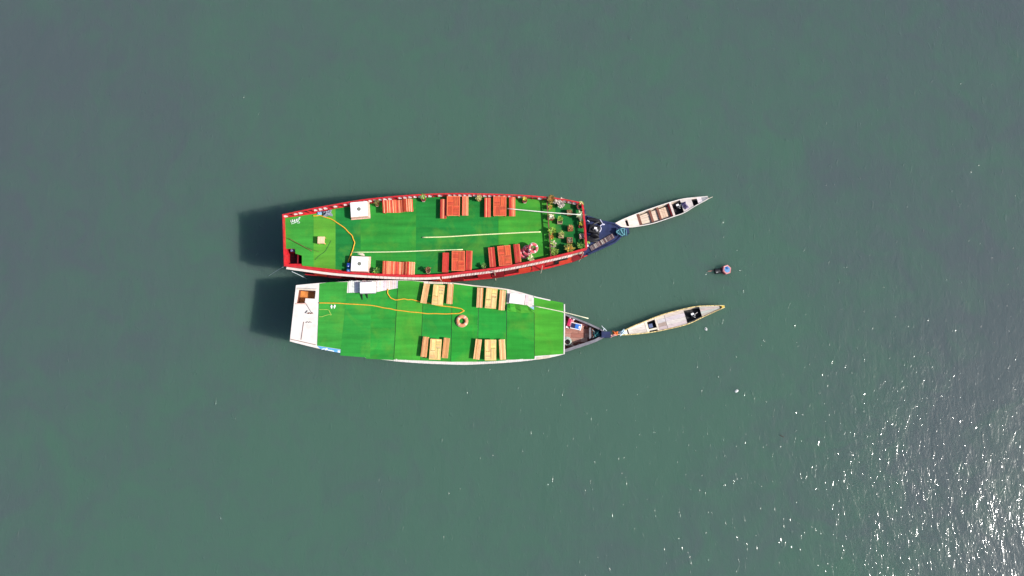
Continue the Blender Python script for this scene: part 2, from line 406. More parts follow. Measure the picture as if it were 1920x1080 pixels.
# cabin side walls
def wall_line(pts, inset, sgn): return [Vector((p.x, p.y - sgn * inset, 1.0)) for p in pts]
wn_ = [p for p in at_z(gn, 1.02) if p.x < cutA - 0.1]; ws_ = [p for p in at_z(gs, 1.02) if p.x < cutA - 0.1]
wallA = MB().sweep(offset(ws_, 0.16), 0.06, 2.25).build('cabin_wall', M_DKRED, boatA)
MB().sweep(offset(wn_, -0.16), 0.06, 2.25).build('cabin_wall', M_DKRED, boatA)
MB().sweep([ws_[0] + Vector((0.15, 0.2, 0)), wn_[0] + Vector((0.15, -0.2, 0))], 0.06, 2.25).build('cabin_wall', M_DKRED, boatA)
MB().sweep([ws_[-1] + Vector((0, 0.2, 0)), wn_[-1] + Vector((0, -0.2, 0))], 0.06, 2.25).build('cabin_wall', M_NAVY, boatA)
sp = resample(ws_, 0.92)
for i, (a, b) in enumerate(zip(sp, sp[1:])):               # shutters along the side that the photograph shows
    d = b - a; c = (a + b) / 2; an = math.atan2(d.y, d.x)
    nrm = Vector((-d.y, d.x, 0)).normalized()
    m_ = (M_RED, M_ORED, M_DKRED, M_RED, M_DKRED, M_ORED)[(i * 5 + i // 3) % 6]
    s_ = MB().box((0, 0, 0), (d.length * 0.93, 0.035, 0.95)).build('shutter', m_, boatA, local=True)
    q = c - nrm * (-0.05 + 0.10 * ((i * 7) % 3 > 0)) - Vector(ORG[boatA.name]); s_.location = (q.x, q.y, 2.15 + 0.05 * ((i * 3) % 4))
    s_.rotation_euler = (R(-8 * ((i * 7) % 3)), 0, an)
    w_ = MB().box((0, 0, 0), (d.length * 0.93, 0.04, 0.72)).build('side_board', (M_DKRED, M_RED, M_ORED)[(i * 4) % 3], boatA, local=True)
    q = c + nrm * 0.10 - Vector(ORG[boatA.name]); w_.location = (q.x, q.y, 1.42); w_.rotation_euler = (0, 0, an)
# roof slab with the stair opening left free at the stern
well = PL([(531, 494.5), (566, 494.5), (566, 479), (554, 475.5), (553, 466.3), (531, 466.3)], ZD)
roof_poly = RNs + RSs[::-1] + well
MB().prism(roof_poly, 3.28, 3.41).build('roof_deck', M_RED, boatA)
wf = PL([(530, 497), (570, 497), (570, 464), (530, 464)], ZD)
sw = MB().prism(wf, 1.70, 1.76).build('stair_well', M_DKRED, boatA)
MB().sweep(at_z([well[i] + Vector(dd) for i, dd in enumerate([(0, -.06, 0), (.06, -.06, 0), (.06, .05, 0), (.06, .05, 0), (.06, .05, 0), (0, .05, 0)])], 1.76), 0.05, 1.52).build('well_lining', M_DKRED, sw)
for i in range(4):
    c = P(545, 474 + i * 5.0, 2.6 - i * 0.2)
    MB().box((c.x, c.y, 2.6 - i * 0.2), (0.5, 0.17, 0.04)).build('step', M_DKRED, sw)
# carpets
def nfA(x): return interp([(534, 409.2), (588, 401.6), (628, 391.2), (693, 382), (742, 375), (790, 370.2), (860, 367.5), (930, 368.8), (1008, 372), (1060, 379), (1092, 385.5)], x)
def sfA(x): return interp([(534, 495), (566.5, 498.2), (625, 504.5), (647, 507.2), (704, 512.2), (778, 515), (830, 513.3), (860, 509.5), (920, 502.5), (978, 492.5), (1056, 475.7), (1098, 464.5)], x)
cA = [((588, 629, 588, 629), (104, 186, 62)), ((629, 676, 627.5, 676), (38, 150, 68)), ((676, 780, 676, 780), (54, 160, 60)),
      ((780, 934.5, 780, 934.5), (40, 148, 62)), ((934.5, 1029, 934.5, 1032), (72, 172, 58)), ((1029, 1041, 1032, 1043), (84, 176, 60)), ((1041, 1091, 1043, 1097), (30, 124, 58))]
first = [P(531.5 + 56.5 * i / 6, nfA(531.5 + 56.5 * i / 6) - 0.4, ZD) for i in range(7)] + PL([(588, sfA(588)), (566.5, 498.2)], ZD) + well[1:5] + PL([(531.5, 466.3)], ZD)
MB().prism(first, 3.415, 3.448).build('carpet_strip', M_CARPET, boatA, turf(72, 176, 66))
for i, ((a, b, c, d), colr) in enumerate(cA):
    MB().prism(strip_points(a, b, c, d, nfA, sfA, ZD), 3.415, 3.444 + 0.005 * ((i + 1) % 2)).build('carpet_strip', M_CARPET, boatA, turf(*colr))
# railing: top rail, posts, white boards between the posts
rl = MB().sweep(at_z(RNs, 3.88), 0.085, 0.07).build('railing', M_RED, boatA)
MB().sweep(at_z(RNs, 3.41), 0.07, 0.06).build('bottom_rail', M_RED, rl)
rs_ = MB().sweep(at_z(RSs, 3.86), 0.13, 0.06).build('railing', M_RED, boatA)
MB().sweep(at_z(RSs, 3.41), 0.06, 0.44).build('rail_boarding', M_RED, rs_)
east = [RN[-1], (RN[-1] + RS[-1]) / 2 + Vector((0.03, 0, 0)), RS[-1]]
re_ = MB().sweep(at_z(east, 3.88), 0.12, 0.07).build('railing', M_RED, boatA)
west = [RN[0], (RN[0] + RS[0]) / 2, RS[0]]
rw_ = MB().sweep(at_z(west, 3.76), 0.06, 0.07).build('railing', M_RED, boatA)
MB().sweep(at_z(offset(west, 0.01), 2.6), 0.04, 1.16).build('rail_boarding', M_RED, rw_)
MB().sweep(at_z(offset([west[1] * 0.45 + west[2] * 0.55, west[2]], 0.09), 3.40), 0.13, 0.05).build('stern_ledge', M_RED, rw_)
o0 = Vector(ORG[boatA.name])
def rail_infill(path, step, parent, panel_h, skip=0.0, inward=0.0, zc=3.66, lean=0):
    pts = resample(path, step)
    for i, (a, b) in enumerate(zip(pts, pts[1:])):
        d = b - a; an = math.atan2(d.y, d.x); nrm = Vector((-d.y, d.x, 0)).normalized()
        q = a - o0 + nrm * inward
        child('post', U_POST, parent, (q.x, q.y, 3.66), (0.055, 0.055, 0.46), (0, 0, an))
        if random.random() < skip: continue
        q = (a + b) / 2 - o0 + nrm * inward
        child('panel', U_PANEL, parent, (q.x, q.y, zc), (d.length - 0.075 - random.uniform(0, 0.07), 0.03, panel_h * random.uniform(0.8, 1.1)), (R(-lean), 0, an))
rail_infill(at_z(RNs, 3.6), 0.335, rl, 0.17, 0.14, -0.06, 3.72, 30)
rail_infill(at_z(east, 3.6), 0.40, re_, 0.22, 0.2, 0.0)
# white planked eave outside the lower railing
sm = offset(RSs, -0.085)
sm = resample(sm, 0.12)
xA, xB = P(683, 515, ZR).x, P(826, 515, ZR).x
MB().sweep(at_z([p for p in sm if p.x <= xA + 0.13], 3.30), 0.17, 0.05).build('eave_board', M_WHITE, boatA)
plank_row(at_z([p for p in sm if xA <= p.x <= xB], 3.34), 0.17, 3.34, 0.012, 0.27, 0.05, 0.004, 'eave_planks', M_WHITE, boatA, 0)
plank_row(at_z([p for p in sm if xB <= p.x <= P(1075, 480, ZR).x], 3.34), 0.15, 3.34, 0.028, 0.105, 0.05, 0.004, 'eave_slats', M_WHITE, boatA, 0)
# fence across the fore deck
fz = 3.82
fa, fb = P(1025.5, 374, fz), P(1033, 480, fz)
fen = MB().sweep([Vector((fa.x, fa.y, fz - 0.05)), Vector((fb.x, fb.y, fz - 0.05))], 0.075, 0.05).build('cross_fence', M_BROWN, boatA)
for i, p in enumerate(resample([fa, fb], 0.37)):
    q = p - o0; child('fence_post', U_DPOST, fen, (q.x, q.y, (fz - 0.05 + 3.44) / 2), (0.05, 0.05, fz - 0.05 - 3.44))
# upright bamboo posts and cream boards on the side
for (px, py, z1, z0) in ((824.5, 519.4, 3.35, 1.2), (927, 505, 3.9, 0.05), (1017, 496, 3.35, 0.6), (1094, 471, 3.5, 0.3)):
    a = P(px, py, z1); MB().tube([(a.x, a.y - 0.14, z0), (a.x, a.y - 0.1, z1)], 0.028, 7).build('bamboo_post', M_CREAM, boatA)
for x0, x1, z0 in ((1065, 1078, 1.9), (1078.5, 1093, 1.95)):
    a, b = P(x0, interp(rail_s, x0) + 3, 3.3), P(x1, interp(rail_s, x1) + 3, 3.3)
    MB().sweep([Vector((a.x, a.y, z0)), Vector((b.x, b.y, z0))], 0.03, 3.28 - z0).build('side_board', M_CREAM, boatA)
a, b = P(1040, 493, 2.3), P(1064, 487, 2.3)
MB().sweep([Vector((a.x, a.y, 1.5)), Vector((b.x, b.y, 1.5))], 0.02, 1.4).build('opening_shade', M_BILGE, boatA)  # near-black sheet stands in for the shade inside the side opening
# bow: slatted walkway, post
g0, g1 = P(1106.5, 466.5, 1.05), P(1150, 442, 1.05); gd = (g1 - g0); ga = math.atan2(gd.y, gd.x)
gang = MB().sweep([g0, g1], 0.34, 0.03).build('slatted_walkway', M_BROWN, bow_deck)
for i in range(17):
    t = (i + 0.5) / 17; q = g0 + gd * t - o0
    child('slat', U_SLAT, gang, (q.x, q.y, 1.095), (gd.length / 17 * random.uniform(0.55, 0.85), 0.32, 0.03), (0, 0, ga), random.choice([(0.12, 0.09, 0.10), (0.30, 0.26, 0.24), (0.09, 0.05, 0.06), (0.2, 0.15, 0.15)]))
bt = P(1169, 434, 1.1); btd = (P(1178, 433, 1.1) - bt).normalized(); bn = Vector((-btd.y, btd.x, 0))
stem = [bt - btd * 0.5 + bn * 0.26, bt + btd * 0.35 + bn * 0.19, bt + btd * 0.37 - bn * 0.19, bt - btd * 0.5 - bn * 0.26]
MB().prism(stem, 0.35, 1.30).build('bow_post', M_NAVY, boatA)

# ------------------------------------------------------------------ furniture
def slat_field(parent, x0, x1, y0, y1, n, horizontal, z, th, col, gap):
    for i in range(n):  # alternate slats lighter: highlights along the slat lines put into the colour
        if horizontal:
            st = (y1 - y0) / n; child('slat', U_SLAT, parent, ((x0 + x1) / 2, y0 + (i + 0.5) * st, z), (x1 - x0 - 0.006, st - gap, th), (0, 0, 0), [c * random.uniform(0.88, 1.12) * (1.0 if i % 2 else 0.86) for c in col])
        else:
            st = (x1 - x0) / n; child('slat', U_SLAT, parent, (x0 + (i + 0.5) * st, (y0 + y1) / 2, z), (st - gap, y1 - y0 - 0.006, th), (0, 0, 0), [c * random.uniform(0.88, 1.12) * (1.0 if i % 2 else 0.86) for c in col])
def make_table(label, loc, rz, w, l, h, col, colb, group, pattern, gap):
    t = thing('low_table', label, 'table', loc, rz, group)
    for sx in (-1, 1):
        for sy in (-1, 1):
            MB().box((sx * (w / 2 - 0.06), sy * (l / 2 - 0.07), (h - 0.03) / 2), (0.06, 0.06, h - 0.03)).build('leg', M_SLAT, t, colb, local=True)
    fr = MB()
    b = 0.045
    fr.box((0, l / 2 - b / 2, h - 0.032), (w, b, 0.06)).box((0, -l / 2 + b / 2, h - 0.032), (w, b, 0.06))
    fr.box((w / 2 - b / 2, 0, h - 0.032), (b, l - 2 * b - 0.004, 0.06)).box((-w / 2 + b / 2, 0, h - 0.032), (b, l - 2 * b - 0.004, 0.06))
    fr.box((0, 0, h - 0.045), (0.04, l - 2 * b - 0.004, 0.05)).box((w * 0.25, 0, h - 0.046), (w / 2 - b - 0.03, 0.04, 0.05)).box((-w * 0.25, 0, h - 0.046), (w / 2 - b - 0.03, 0.04, 0.05))
    fr.build('frame', M_SLAT, t, colb, local=True)
    if pattern:
        q = ((-w / 2 + b, -0.012, 0.012, l / 2 - b, True), (0.012, w / 2 - b, 0.012, l / 2 - b, False), (-w / 2 + b, -0.012, -l / 2 + b, -0.012, False), (0.012, w / 2 - b, -l / 2 + b, -0.012, True))
        for x0, x1, y0, y1, hz in q: slat_field(t, x0, x1, y0, y1, 7 if hz else 5, hz, h - 0.012, 0.022, col, gap)
    else:
        slat_field(t, -w / 2 + b, -0.012, -0.08, l / 2 - b, 5, False, h - 0.012, 0.022, col, gap)
        slat_field(t, -w / 2 + b, -0.012, -l / 2 + b, -0.1, 6, True, h - 0.012, 0.022, [c * 0.95 for c in col], gap)
        slat_field(t, 0.012, w / 2 - b, 0.1, l / 2 - b, 6, True, h - 0.012, 0.022, [c * 0.93 for c in col], gap)
        slat_field(t, 0.012, w / 2 - b, -l / 2 + b, 0.08, 5, False, h - 0.012, 0.022, col, gap)
    return t
def make_bench(label, loc, rz, w, l, h, cols, group):
    t = thing('low_bench', label, 'bench', loc, rz, group)
    for sx in (-1, 1):
        for sy in (-1, 1):
            MB().box((sx * (w / 2 - 0.05), sy * (l / 2 - 0.1), (h - 0.03) / 2), (0.05, 0.05, h - 0.03)).build('leg', M_SLAT, t, cols[0], local=True)
    fr = MB().box((0, l / 2 - 0.1, h - 0.05), (w - 0.02, 0.05, 0.05)).box((0, -l / 2 + 0.1, h - 0.05), (w - 0.02, 0.05, 0.05)).box((0, 0, h - 0.051), (w - 0.02, 0.05, 0.05))
    fr.build('frame', M_SLAT, t, cols[0], local=True)
    n = 5; st = w / n
    for i in range(n):
        child('slat', U_SLAT, t, (-w / 2 + (i + 0.5) * st, 0, h - 0.012), (st - 0.010, l * random.uniform(0.985, 1.0), 0.026), (0, 0, 0), random.choice(cols))
    return t
OR1 = [srgb(192, 60, 46), srgb(212, 102, 74), srgb(182, 52, 46), srgb(220, 138, 102)]
ORT = srgb(204, 82, 52); ORB = srgb(214, 112, 74)
PK1 = [(0.68, 0.33, 0.14), (0.76, 0.43, 0.19), (0.80, 0.48, 0.24), (0.64, 0.28, 0.11)]
PNT = (0.84, 0.56, 0.23); PNB = (0.82, 0.53, 0.20)
setsA = [('upper left', (831.5, 391.5, 0), (850, 386, 0), (872.4, 386, 0), 'left set by the far railing'),
         ('upper right', (914.3, 388.8, 0), (937.2, 386.4, 0), (960.4, 387.4, 0), 'right set by the far railing'),
         ('lower left', (835.4, 492.2, -1), (859.3, 489, 0), (879.3, 488.5, -2), 'left set by the near railing'),
         ('lower right', (922.6, 482.2, 5.3), (946.3, 479, 5.8), (970.2, 476, 5.5), 'slanting set beside the life rings')]
HB, HT = 0.28, 0.42
for nm, a, t, b, where in setsA:
    g = 'orange slatted tables on the red railed boat'; gb = 'orange slatted benches on the red railed boat'
    p = P(t[0], t[1], ZD + HT); make_table('orange red slatted low table, middle of the ' + where, (p.x, p.y, ZD), R(t[2]), 0.86, 1.33, HT, ORT, ORB, g, True, 0.009)
    for q, side in ((a, 'left'), (b, 'right')):
        p = P(q[0], q[1], ZD + HB); make_bench('orange red slatted bench %s of the table, %s' % (side, where), (p.x, p.y, ZD), R(q[2]), 0.42, 1.33, HB, OR1, gb)
ZE = 3.42    # carpet level on the lower boat
setsB = [((797.2, 550.2, -9.5), (821.5, 553, -5), (844, 551.3, -3.5), 'left set by the red boat'),
         ((899.7, 558, -2.5), (921, 559.3, -4.8), (941.8, 563, -4), 'right set by the red boat'),
         ((796.5, 650.5, -6.5), (816.3, 655, -3.5), (836, 652.5, -5.5), 'left set on the outer edge'),
         ((895.5, 654.9, -7), (919.7, 656.2, 0), (942, 655.4, 3.2), 'right set on the outer edge')]
for a, t, b, where in setsB:
    g = 'pine slatted tables on the turf covered boat'; gb = 'pale slatted benches on the turf covered boat'
    p = P(t[0], t[1], ZE + HT); make_table('pale pine slatted low table, middle of the ' + where, (p.x, p.y, ZE), R(t[2]), 0.73, 1.33, HT, PNT, PNB, g, False, 0.006)
    for q, side in ((a, 'left'), (b, 'right')):
        p = P(q[0], q[1], ZE + HB); make_bench('pinkish wood slatted bench %s of the pine table, %s' % (side, where), (p.x, p.y, ZE), R(q[2]), 0.40, 1.32, HB, PK1, gb)
def make_chaise(label, px, py, rz, L, D):
    p = P(px, py, ZD + 0.3); t = thing('slatted_lounger', label, 'lounger', (p.x, p.y, ZD), R(rz), 'wavy slatted loungers')
    prof = smooth_path([(-0.5, 0, 0.47), (-0.35, 0, 0.43), (-0.15, 0, 0.30), (0.02, 0, 0.20), (0.14, 0, 0.24), (0.24, 0, 0.34), (0.33, 0, 0.35), (0.5, 0, 0.20)], 8)
    pr = [(q.x, q.z) for q in prof]
    for sy in (-1, 1):
        rail = [(q.x * L, sy * (D / 2 - 0.08), q.z - 0.055) for q in prof]
        MB().tube(rail, 0.025, 6).build('side_rail', M_SLAT, t, OR1[0], local=True)
        for u in (-0.46, 0.02, 0.3):
            z = interp(pr, u) - 0.05; MB().box((u * L, sy * (D / 2 - 0.08), z / 2), (0.05, 0.05, z)).build('leg', M_SLAT, t, OR1[0], local=True)
    n = 28
    for i in range(n):
        u = -0.5 + (i + 0.5) / n; z = interp(pr, u); dz = interp(pr, u + 0.01) - interp(pr, u - 0.01); a = math.atan2(dz, 0.02 * L)
        child('slat', U_SLAT, t, (u * L, 0, z), (L / n * 0.70, D, 0.024), (0, -a, 0), random.choice([srgb(216, 84, 52), srgb(230, 128, 90), srgb(206, 60, 48), srgb(236, 152, 116)]))
    return t
make_chaise('wavy orange slatted lounger beside the far railing', 746, 386.5, 4.5, 1.98, 0.86)
make_chaise('wavy orange slatted lounger beside the near railing', 747.8, 503, -1.2, 2.08, 0.88)

# white lidded boxes with a round vent
def vent_box(label, px, py, rz, w, l, h):
    p = P(px, py, ZD + h); t = thing('white_hatch_box', label, 'box', (p.x, p.y, ZD), R(rz), 'white vented hatch boxes')
    MB().box((0, 0, h / 2 - 0.02), (w + 0.12, l + 0.12, h - 0.05), taper=0.94).build('body', M_PINKW, t, local=True, bevel=0.01)
    lid = MB().box((0, 0, h - 0.015), (w, l, 0.05)).build('lid', M_WHITEBOX, t, local=True, bevel=0.012)
    MB().lathe([(0.125, h + 0.008), (0.125, h + 0.022), (0.115, h + 0.026)], 20).build('vent', M_GREYVENT, lid, local=True)
    MB().box((0, 0, 0.03), (w + 0.18, l + 0.18, 0.06)).build('plinth', M_PINKW, t, local=True)
    return t
vent_box('white lidded box with grey round vent by the far railing', 673, 392, 5, 1.10, 0.98, 0.46)
vent_box('white lidded box with grey round vent by the near railing', 674, 494.5, -2, 1.08, 0.95, 0.46)
p = P(602, 450, ZD + 0.36); st = thing('wooden_stool', 'square pale wood stool alone on the stern turf', 'stool', (p.x, p.y, ZD), R(-1))
MB().box((0, 0, 0.34), (0.46, 0.46, 0.04)).build('seat', M_SLAT, st, (0.80, 0.52, 0.33), local=True, bevel=0.006)
for sx in (-1, 1):
    for sy in (-1, 1): MB().box((sx * 0.19, sy * 0.19, 0.16), (0.06, 0.06, 0.32)).build('leg', M_SLAT, st, (0.6, 0.28, 0.1), local=True)
for sy in (-1, 1): MB().box((0, sy * 0.19, 0.2), (0.32, 0.02, 0.2)).build('apron', M_SLAT, st, (0.62, 0.3, 0.1), local=True)

# life rings
def ring(label, px, py, z, Ro, r, tilt, colr, group, white=(0.82, 0.72, 0.68), fat=0.8):
    p = P(px, py, z); t = thing('life_ring', label, 'life ring', (p.x, p.y, z), 0, group); t.rotation_euler = tilt
    b = MB().torus(Ro - r, r, 36, 12, fat=fat).build('body', M_TINT, t, colr, smooth=True, local=True)
    for k in range(4):
        a = k * math.pi / 2 + 0.5; MB().torus(Ro - r, r + 0.006, 6, 12, a - 0.16, a + 0.16, fat=fat).build('band', M_TINT, b, white, smooth=True, local=True)
    MB().torus(Ro + 0.012, 0.011, 36, 6, fat=1.0).build('grab_rope', M_ROPE, t, white, local=True)
    return t
PKR = (0.66, 0.10, 0.13)
ring('pink red life ring standing highest of the stack beside the orange bench', 999.5, 465, ZD + 0.55, 0.33, 0.085, (R(8), R(10), 0), (0.62, 0.09, 0.11), 'life rings stacked on the red railed boat', white=(0.74, 0.56, 0.54), fat=1.2)
ring('red life ring half under the highest ring of the stack', 988.5, 469.5, ZD + 0.25, 0.33, 0.085, (R(4), R(-14), 0), PKR, 'life rings stacked on the red railed boat', white=(0.70, 0.36, 0.36), fat=1.2)
ring('red life ring lowest of the stack, nearest to the bench', 983, 475, ZD + 0.09, 0.33, 0.085, (0, 0, 1), PKR, 'life rings stacked on the red railed boat', white=(0.70, 0.36, 0.36), fat=1.0)
ring('single pale orange life ring lying on the turf beside the hose end', 866.3, 602, ZE + 0.09, 0.385, 0.105, (0, 0, 0.4), (0.66, 0.25, 0.13), None, white=(0.74, 0.46, 0.34))

# ------------------------------------------------------------------ plants
def foliage_mesh(n, rx, rz, leaf, z0, up=0.4, narrow=0.45):
    mb = MB()
    for i in range(n):
        a = random.uniform(0, 2 * math.pi); e = random.uniform(-0.25, 1.0); rr = random.uniform(0.25, 1.0) ** 0.6
        c = Vector((math.cos(a) * rx * rr * math.sqrt(max(0, 1 - e * e * 0.8)), math.sin(a) * rx * rr * math.sqrt(max(0, 1 - e * e * 0.8)), z0 + rz * 0.5 + e * rz * 0.5 * rr))
        d = Vector((math.cos(a), math.sin(a), random.uniform(-0.3, 0.6) + up)); d.normalize()
        s = d.cross(Vector((random.uniform(-.5, .5), random.uniform(-.5, .5), 1))); s.normalize()
        L = leaf * random.choice((0.6, 0.8, 1.0, 1.2, 1.9)); w = L * narrow; nn = s.cross(d)
        mb.add([c - d * L * 0.5, c + s * w * 0.5 - nn * 0.01, c + d * L * 0.5 - nn * L * 0.15, c - s * w * 0.5 - nn * 0.01], [(0, 1, 2), (0, 2, 3)])
    return mb
def plant(label, px, py, kind, potcol, leafcol, size, ph=0.26, pw=0.26, leaf=0.12, n=70, sticker=False, rz=None, extra=None, tall=1.0, dx=0.0, dy=0.0, cat='potted plant', z=ZD):
    p = P(px, py, z + ph); t = thing('potted_plant', label, cat, (p.x, p.y, z), random.uniform(-0.15, 0.15) if rz is None else rz, 'potted plants on the red railed boat')
    if kind == 'round':
        pot = MB().lathe([(pw * 0.34, 0.0), (pw * 0.5, ph - 0.03), (pw * 0.55, ph - 0.03), (pw * 0.55, ph), (pw * 0.46, ph), (pw * 0.44, ph - 0.05)], 14).build('pot', M_TINT, t, potcol, local=True)
        MB().lathe([(pw * 0.44, ph - 0.06), (pw * 0.44, ph - 0.03)], 12).build('soil', M_SOIL, pot, local=True)
    else:
        m_ = MB()
        w2 = pw / 2; m_.box((0, w2 - 0.015, ph / 2), (pw, 0.03, ph)).box((0, -w2 + 0.015, ph / 2), (pw, 0.03, ph)).box((w2 - 0.015, 0, ph / 2), (0.03, pw - 0.062, ph)).box((-w2 + 0.015, 0, ph / 2), (0.03, pw - 0.062, ph))
        pot = m_.build('pot', M_TINT, t, potcol, local=True)
        MB().box((0, 0, ph * 0.5 - 0.02), (pw - 0.062, pw - 0.062, ph - 0.04)).build('soil', M_SOIL, pot, local=True)
    if sticker:
        sg = MB().box((0, -pw * 0.52, ph * 0.55), (pw * 0.62, 0.02, ph * 0.5)).build('sticker', M_WHITE, pot, local=True); sg.rotation_euler = (R(-6), 0, 0)
        MB().box((0.0, -pw * 0.52 - 0.012, ph * 0.55), (pw * 0.32, 0.006, ph * 0.14)).build('mark', M_PINKW, pot, local=True)
    f = foliage_mesh(int(n * 1.25), size, size * 1.3 * tall, leaf, ph - 0.03).build('foliage', M_LEAF, t, [c * 0.74 for c in leafcol], local=True); f.location = (dx, dy, 0)
    for k in range(3):
        a = k * 2.1; MB().tube([(0.02 * math.cos(a), 0.02 * math.sin(a), ph - 0.06), (dx + size * 0.4 * math.cos(a), dy + size * 0.4 * math.sin(a), ph + size * 0.6)], 0.008, 4).build('stem', M_BROWN, t, local=True)
    if extra:
        fl = foliage_mesh(extra[1], size * 0.8, size * 0.9, leaf * 0.7, ph + size * 0.55).build('blossom', M_LEAF, t, extra[0], local=True); fl.location = (dx, dy, 0)
    return t
POTR = (0.42, 0.035, 0.045); POTO = (0.40, 0.11, 0.05); POTC = (0.50, 0.34, 0.21); POTB = (0.30, 0.14, 0.07); POTP = (0.48, 0.30, 0.26)
LIME = (0.28, 0.46, 0.05); OLIVE = (0.22, 0.20, 0.05); GREEN = (0.05, 0.20, 0.025); YELL = (0.62, 0.52, 0.05); PALE = (0.66, 0.64, 0.36); ORNG = (0.48, 0.22, 0.03)
plant('olive leaved plant in red pot between white box and lounger', 707, 383, 'round', POTR, OLIVE, 0.19, 0.24, 0.24, 0.11, 60, True, dy=0.08)
plant('lime and white flowering plant in red stickered pot right of far lounger', 794, 373, 'round', POTR, LIME, 0.17, 0.30, 0.30, 0.12, 40, True, extra=((0.75, 0.75, 0.62), 26), tall=1.6, dy=0.1)
plant('pale yellow plant in orange pot between the two far table sets', 898, 373.5, 'round', POTO, (0.72, 0.60, 0.22), 0.15, 0.24, 0.26, 0.15, 60, tall=1.8, dy=0.05)
plant('bright yellow flowers in red stickered pot near the cross fence', 984, 376, 'round', POTR, YELL, 0.12, 0.27, 0.28, 0.09, 50, True, tall=1.4, dy=0.10)
plant('dark green bush between near white box and lounger', 706, 509.5, 'round', POTR, GREEN, 0.22, 0.20, 0.22, 0.16, 80, extra=(LIME, 14))
plant('rusty brown plant in pale pot right of near lounger', 803, 509, 'round', POTC, (0.30, 0.11, 0.05), 0.16, 0.24, 0.26, 0.10, 70, dy=0.12, tall=1.5, extra=(LIME, 10))
plant('small round green bush between the two near table sets', 907, 500.5, 'round', POTC, (0.14, 0.30, 0.05), 0.15, 0.22, 0.22, 0.09, 80, dy=0.08)
plant('pale yellow plant in white pot below the life rings', 996, 489, 'round', (0.62, 0.5, 0.42), PALE, 0.18, 0.25, 0.26, 0.16, 50, dy=0.14, tall=1.3, extra=(LIME, 14))
plant('small dry brown plant inside the highest life ring', 999.5, 467, 'round', POTB, (0.36, 0.24, 0.12), 0.12, 0.40, 0.24, 0.08, 40)
plant('big olive and orange bush at the far end of the cross fence', 1033, 376, 'round', POTR, (0.24, 0.18, 0.035), 0.27, 0.24, 0.3, 0.12, 150, extra=(ORNG, 40), tall=1.2, dy=0.05)
plant('small yellow orange plant below the olive bush', 1031, 389, 'round', POTO, (0.44, 0.30, 0.04), 0.15, 0.2, 0.24, 0.09, 60)
plant('cream and red flowers in red pot beside cross fence', 1034, 409, 'round', POTR, (0.70, 0.62, 0.36), 0.17, 0.24, 0.28, 0.11, 50, extra=((0.72, 0.68, 0.52), 30), dy=0.06)
plant('lime plant in cream cube planter, farthest of the inner pair', 1050, 414.5, 'cube', POTC, LIME, 0.16, 0.30, 0.33, 0.12, 34, dy=0.14)
plant('brown cube planter of dry stems under the white pole', 1068, 398, 'cube', POTB, (0.36, 0.22, 0.09), 0.12, 0.34, 0.33, 0.09, 44, tall=0.5)
plant('orange cube planter with dry orange leaves, middle of the row', 1069.5, 427.5, 'cube', POTO, (0.50, 0.24, 0.08), 0.15, 0.34, 0.33, 0.09, 54, tall=0.6, dx=0.05, dy=0.04)
plant('straw coloured plant in cream cube planter, nearest of the inner pair', 1052.5, 441, 'cube', POTC, (0.50, 0.46, 0.16), 0.17, 0.30, 0.34, 0.11, 44, dy=0.08, extra=(LIME, 10))
plant('brown cube planter with speckled grey dry twigs', 1068.5, 450, 'cube', POTB, (0.38, 0.29, 0.19), 0.13, 0.34, 0.36, 0.07, 70, tall=0.4)
plant('lime shrub leaning on the middle of the cross fence', 1035, 434, 'round', POTO, LIME, 0.21, 0.26, 0.26, 0.15, 60, dy=0.05)
plant('orange flowers in orange pot below the lime shrub', 1034, 444.5, 'round', POTO, ORNG, 0.13, 0.2, 0.24, 0.09, 44)
plant('cream white plant in pink pot near the nearest fence post', 1037, 459.5, 'round', POTP, (0.66, 0.60, 0.40), 0.18, 0.26, 0.30, 0.13, 50, extra=(LIME, 20), dy=0.06)
plant('dense lime shrub at the near end of the cross fence', 1038.5, 474, 'round', POTB, (0.22, 0.34, 0.04), 0.22, 0.24, 0.28, 0.12, 110, dx=0.05, dy=0.04)
plant('wide yellow green bush by the near railing of the fore deck', 1068, 470, 'round', POTO, (0.34, 0.32, 0.05), 0.27, 0.26, 0.28, 0.18, 90, dy=0.10, extra=(ORNG, 20))
plant('green plant in the near corner of the fore deck', 1089.5, 464, 'round', POTR, (0.16, 0.34, 0.05), 0.20, 0.24, 0.24, 0.15, 60, dy=0.08, dx=-0.05)
plant('lime flower in red pot at the far corner of the fore deck', 1086.5, 387, 'round', POTR, (0.36, 0.55, 0.06), 0.15, 0.36, 0.32, 0.11, 44, extra=((0.72, 0.66, 0.32), 16), dx=0.1, dy=0.2, sticker=True)
plant('pale spiky plant in dark red pot at the end of the white pole', 1088.5, 408, 'round', POTR, (0.42, 0.48, 0.28), 0.20, 0.30, 0.28, 0.24, 36, dx=0.02, dy=0.12, sticker=True)
plant('yellow plant in round red pot by the bow railing', 1089.5, 424, 'round', POTR, (0.60, 0.58, 0.06), 0.13, 0.26, 0.28, 0.14, 40, dx=0.05, dy=0.18)
plant('greyish pink cube planter by the bow railing', 1091, 442.5, 'cube', POTP, (0.46, 0.40, 0.33), 0.12, 0.3, 0.30, 0.08, 40, tall=0.4)
